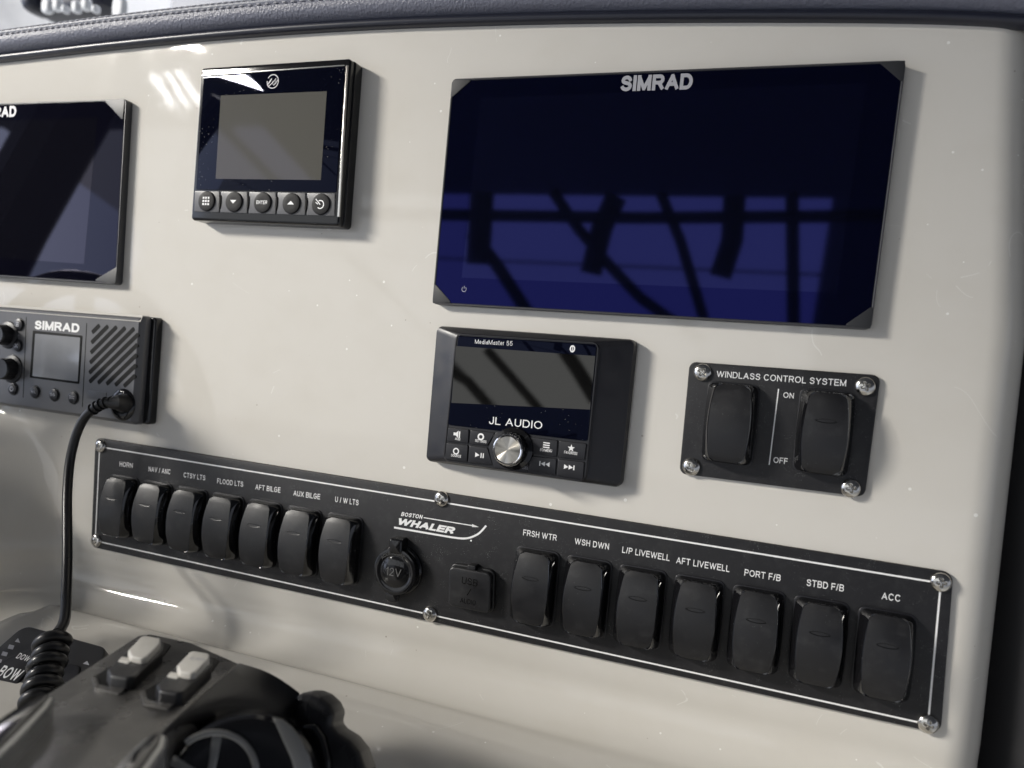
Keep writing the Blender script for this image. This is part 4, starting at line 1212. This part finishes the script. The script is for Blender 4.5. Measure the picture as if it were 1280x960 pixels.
def steering_wheel():
    c = V((-52, -28.5, 17)); n = V((.0, .12, 1)).normalized()
    Q = Plane(c, n)
    T = Thing('steering_wheel', c, 'black steering wheel left of the instruments, just outside the photo', 'steering wheel')
    ring = [Q.to3((17 * math.cos(2 * PI * i / 64), 17 * math.sin(2 * PI * i / 64))) for i in range(65)]
    v, f = tube(ring, 1.35, 14, caps=False); part('rim', v, f, RUBBER, T)
    for a in (90, 210, 330):
        a = math.radians(a)
        v, f = tube([Q.to3((0, 0), -2), Q.to3((8 * math.cos(a), 8 * math.sin(a)), -1), Q.to3((17 * math.cos(a), 17 * math.sin(a)), 0)], [1.6, 1.1, 1.0], 12); part('spoke', v, f, STEEL, T)
    v, f = lathe(Q, (0, 0), [(3.5, -12), (4.2, -3), (4.2, -1), (3.6, -.2), (.05, 0)], 32); part('hub', v, f, RUBBER, T)
steering_wheel()

# ------------------------------------------------------------------ behind the visor
def behind():
    # pale wall and floor of the showroom, out of focus
    yb = 4.2
    def quad(name, pts, m, label, cat, kind=None):
        vs = [ (V(p)) for p in pts]
        me = bpy.data.meshes.new(name); me.from_pydata([tuple(v) for v in vs], [], [(0, 1, 2, 3)]); me.materials.append(m)
        o = bpy.data.objects.new(name, me); COL.objects.link(o); tag(o, label, cat, kind=kind); return o
    wall = mat('white_wall_paint', (.80, .81, .84), .6, smudge=.5, smudge_scale=1.6, dust_col=(.30, .31, .34))
    quad('wall', [(-9, yb, -1), (5, yb, -1), (5, yb, 6), (-9, yb, 6)], wall, 'pale showroom wall behind the visor', 'wall')
    fl = mat('pale_floor', (.62, .62, .60), .35, smudge=.3, smudge_scale=1.2, dust_col=(.4, .4, .4))
    quad('floor', [(-12, -8, -.6), (12, -8, -.6), (12, yb, -.6), (-12, yb, -.6)], fl, None, None, 'structure')
behind()
def windshield_gear():
    # black camera-like gadget and a grey box standing beyond the visor
    base = CC + ray(98, 22) * 150
    T = Thing('deck_gear', base, 'blurred black gear with pale patches standing beyond the visor', 'gear')
    bk = mat('black_gear', (.012, .014, .026), .35)
    def blob(c, rx, ry, rz, m, name):
        vs, fs = [], []
        for j in range(9):
            a = -PI / 2 + PI * j / 8
            for i in range(16):
                b = 2 * PI * i / 16
                f_ = lambda q: math.copysign(abs(q) ** .55, q)
                vs.append(V(c) + V((rx * f_(math.cos(a)) * f_(math.cos(b)), ry * f_(math.sin(a)), rz * f_(math.cos(a)) * f_(math.sin(b)))))
        for j in range(8):
            for i in range(16):
                k = (i + 1) % 16; fs.append((j * 16 + i, j * 16 + k, (j + 1) * 16 + k, (j + 1) * 16 + i))
        part(name, vs, fs, m, T)
    A = lambda px, py, t: CC + ray(px, py) * t
    blob(A(100, -2, 150), 9.6, 4.6, 4, bk, 'body')
    blob(A(48, -2, 148), 1.6, 3.2, 3, bk, 'strap')
    pl_ = mat('pale_patch', (.6, .62, .66), .5)
    for px, py, r in ((60, 8, 1.0), (72, 6, .9), (96, 9, .8), (108, 6, .8), (150, 10, 1.4), (82, 12, .5), (120, 12, .5)):
        blob(A(px, py, 141), r, r * 1.4, .8, pl_, 'patch')
    b2 = A(275, -6, 170)
    T2 = Thing('storage_box', b2, 'blurred grey box beyond the visor', 'box')
    v, f = prism(Plane(b2, (0.1, 0.1, 1)), round_poly([(-10, -9), (16, -9), (16, 3), (-10, 3)], 1.5), -6, 3, .5); part('box_body', v, f, mat('grey_box', (.28, .30, .36), .5), T2)
windshield_gear()

# ------------------------------------------------------------------ overhead, seen only as reflections
def overhead():
    # unseen roof added over the helm to shade the shelf and darken the screens
    cw = W(CC)
    def box(name, lo, hi, m, parent=None):
        vs = [(x, y, z) for x in (lo[0], hi[0]) for y in (lo[1], hi[1]) for z in (lo[2], hi[2])]
        fs = [(0, 1, 3, 2), (4, 6, 7, 5), (0, 4, 5, 1), (2, 3, 7, 6), (0, 2, 6, 4), (1, 5, 7, 3)]
        me = bpy.data.meshes.new(name); me.from_pydata(vs, [], fs); me.materials.append(m)
        o = bpy.data.objects.new(name, me); COL.objects.link(o)
        if parent: o.parent = parent
        return o
    dk = mat('added_roof_underside', (.05, .055, .07), .6)
    hz = cw.z + 1.15
    rt = bpy.data.objects.new('added_hardtop', None); COL.objects.link(rt); tag(rt, 'unseen dark boat roof added over the helm to shade it, on black pipes', 'added_hardtop')
    pw = W(DASH.at(800, 245, .85)); qw = W(refl(800, 245, 100, .85)); dv = qw - pw
    ye = pw.y + dv.y * (hz - pw.z) / dv.z
    box('shade_canopy', (-1.6, ye, hz), (2.6, cw.y + .9, hz + .08), dk, rt)
    pipe = mat('black_pipe', (.006, .006, .008), .6)
    def pipes(pts, r, dist=175, h=.85, px=True):
        P3 = [W(refl(x, y, dist, h)) for x, y in pts]
        v, f = tube(P3, r, 10)
        me = make_mesh('pipe', v, f, pipe); o = bpy.data.objects.new('pipe', me); COL.objects.link(o); o.parent = rt
    pipes([(420, 262), (545, 268), (800, 272), (1060, 270), (1200, 268)], .018)
    pipes([(602, 240), (597, 330)], .036)
    pipes([(770, 245), (752, 285), (738, 342)], .032)
    pipes([(918, 245), (915, 300), (900, 346)], .032)
    pipes([(690, 238), (722, 285), (760, 330), (800, 372), (880, 430)], .017)
    pipes([(588, 290), (620, 330), (660, 392)], .020)
    pipes([(825, 240), (850, 300), (880, 400)], .016)
    pipes([(990, 240), (992, 420)], .018)
    pipes([(608, 436), (640, 472), (690, 530)], .014, h=1.6)
    pipes([(700, 430), (722, 462), (745, 500)], .022, h=1.6)
    pipes([(560, 462), (585, 477), (612, 508)], .016, h=1.6)
    pipes([(105, 110), (60, 190), (10, 280), (-20, 340)], .10)
    pipes([(40, 425), (75, 428), (120, 405)], .05, h=1.7)
    pipes([(30, 440), (70, 462), (120, 485)], .045, h=1.7)
    # translucent roof lights of the hall, beyond the hardtop edge
    em = bpy.data.materials.new('roof_light_panel'); em.use_nodes = True
    nt = em.node_tree; nt.nodes.clear()
    out = nt.nodes.new('ShaderNodeOutputMaterial'); e = nt.nodes.new('ShaderNodeEmission'); e.inputs[0].default_value = (.93, .96, 1, 1); e.inputs[1].default_value = 1.15
    nt.links.new(e.outputs[0], out.inputs[0])
    rz = cw.z + 3.2
    hall = bpy.data.objects.new('hall_roof', None); COL.objects.link(hall); tag(hall, 'translucent roof lights of the hall, seen only mirrored in the dark screens', 'roof')
    y0 = cw.y - 3.6
    for k in range(5):
        ya = y0 - k * 2.3
        for (xa, xb) in ((-13.5, -9.2), (-9, -4.7), (-4.5, .45)):
            o = box('roof_light', (xa, ya - 2.15, rz), (xb, ya, rz + .05), em, hall)
    # unseen glowing panels added far left for cool light on the dash
    ew = em.copy(); ew.name = 'side_glow_emission'; ew.node_tree.nodes['Emission'].inputs[0].default_value = (.72, .80, 1, 1); ew.node_tree.nodes['Emission'].inputs[1].default_value = 2.4
    wt = bpy.data.objects.new('side_glow', None); COL.objects.link(wt); tag(wt, 'row of unseen glowing panels added far left to give cool side light', 'light_panel')
    for k in range(4):
        box('glow_pane', (-5.6, -4.5 + k * 1.7, cw.z - .2), (-5.5, -3.0 + k * 1.7, cw.z + 2.4), ew, wt)
    roof = mat('dark_roof', (.08, .085, .10), .7)
    box('ceiling', (-16, -16, rz + .08), (12, 6, rz + .14), roof)['kind'] = 'structure'
overhead()
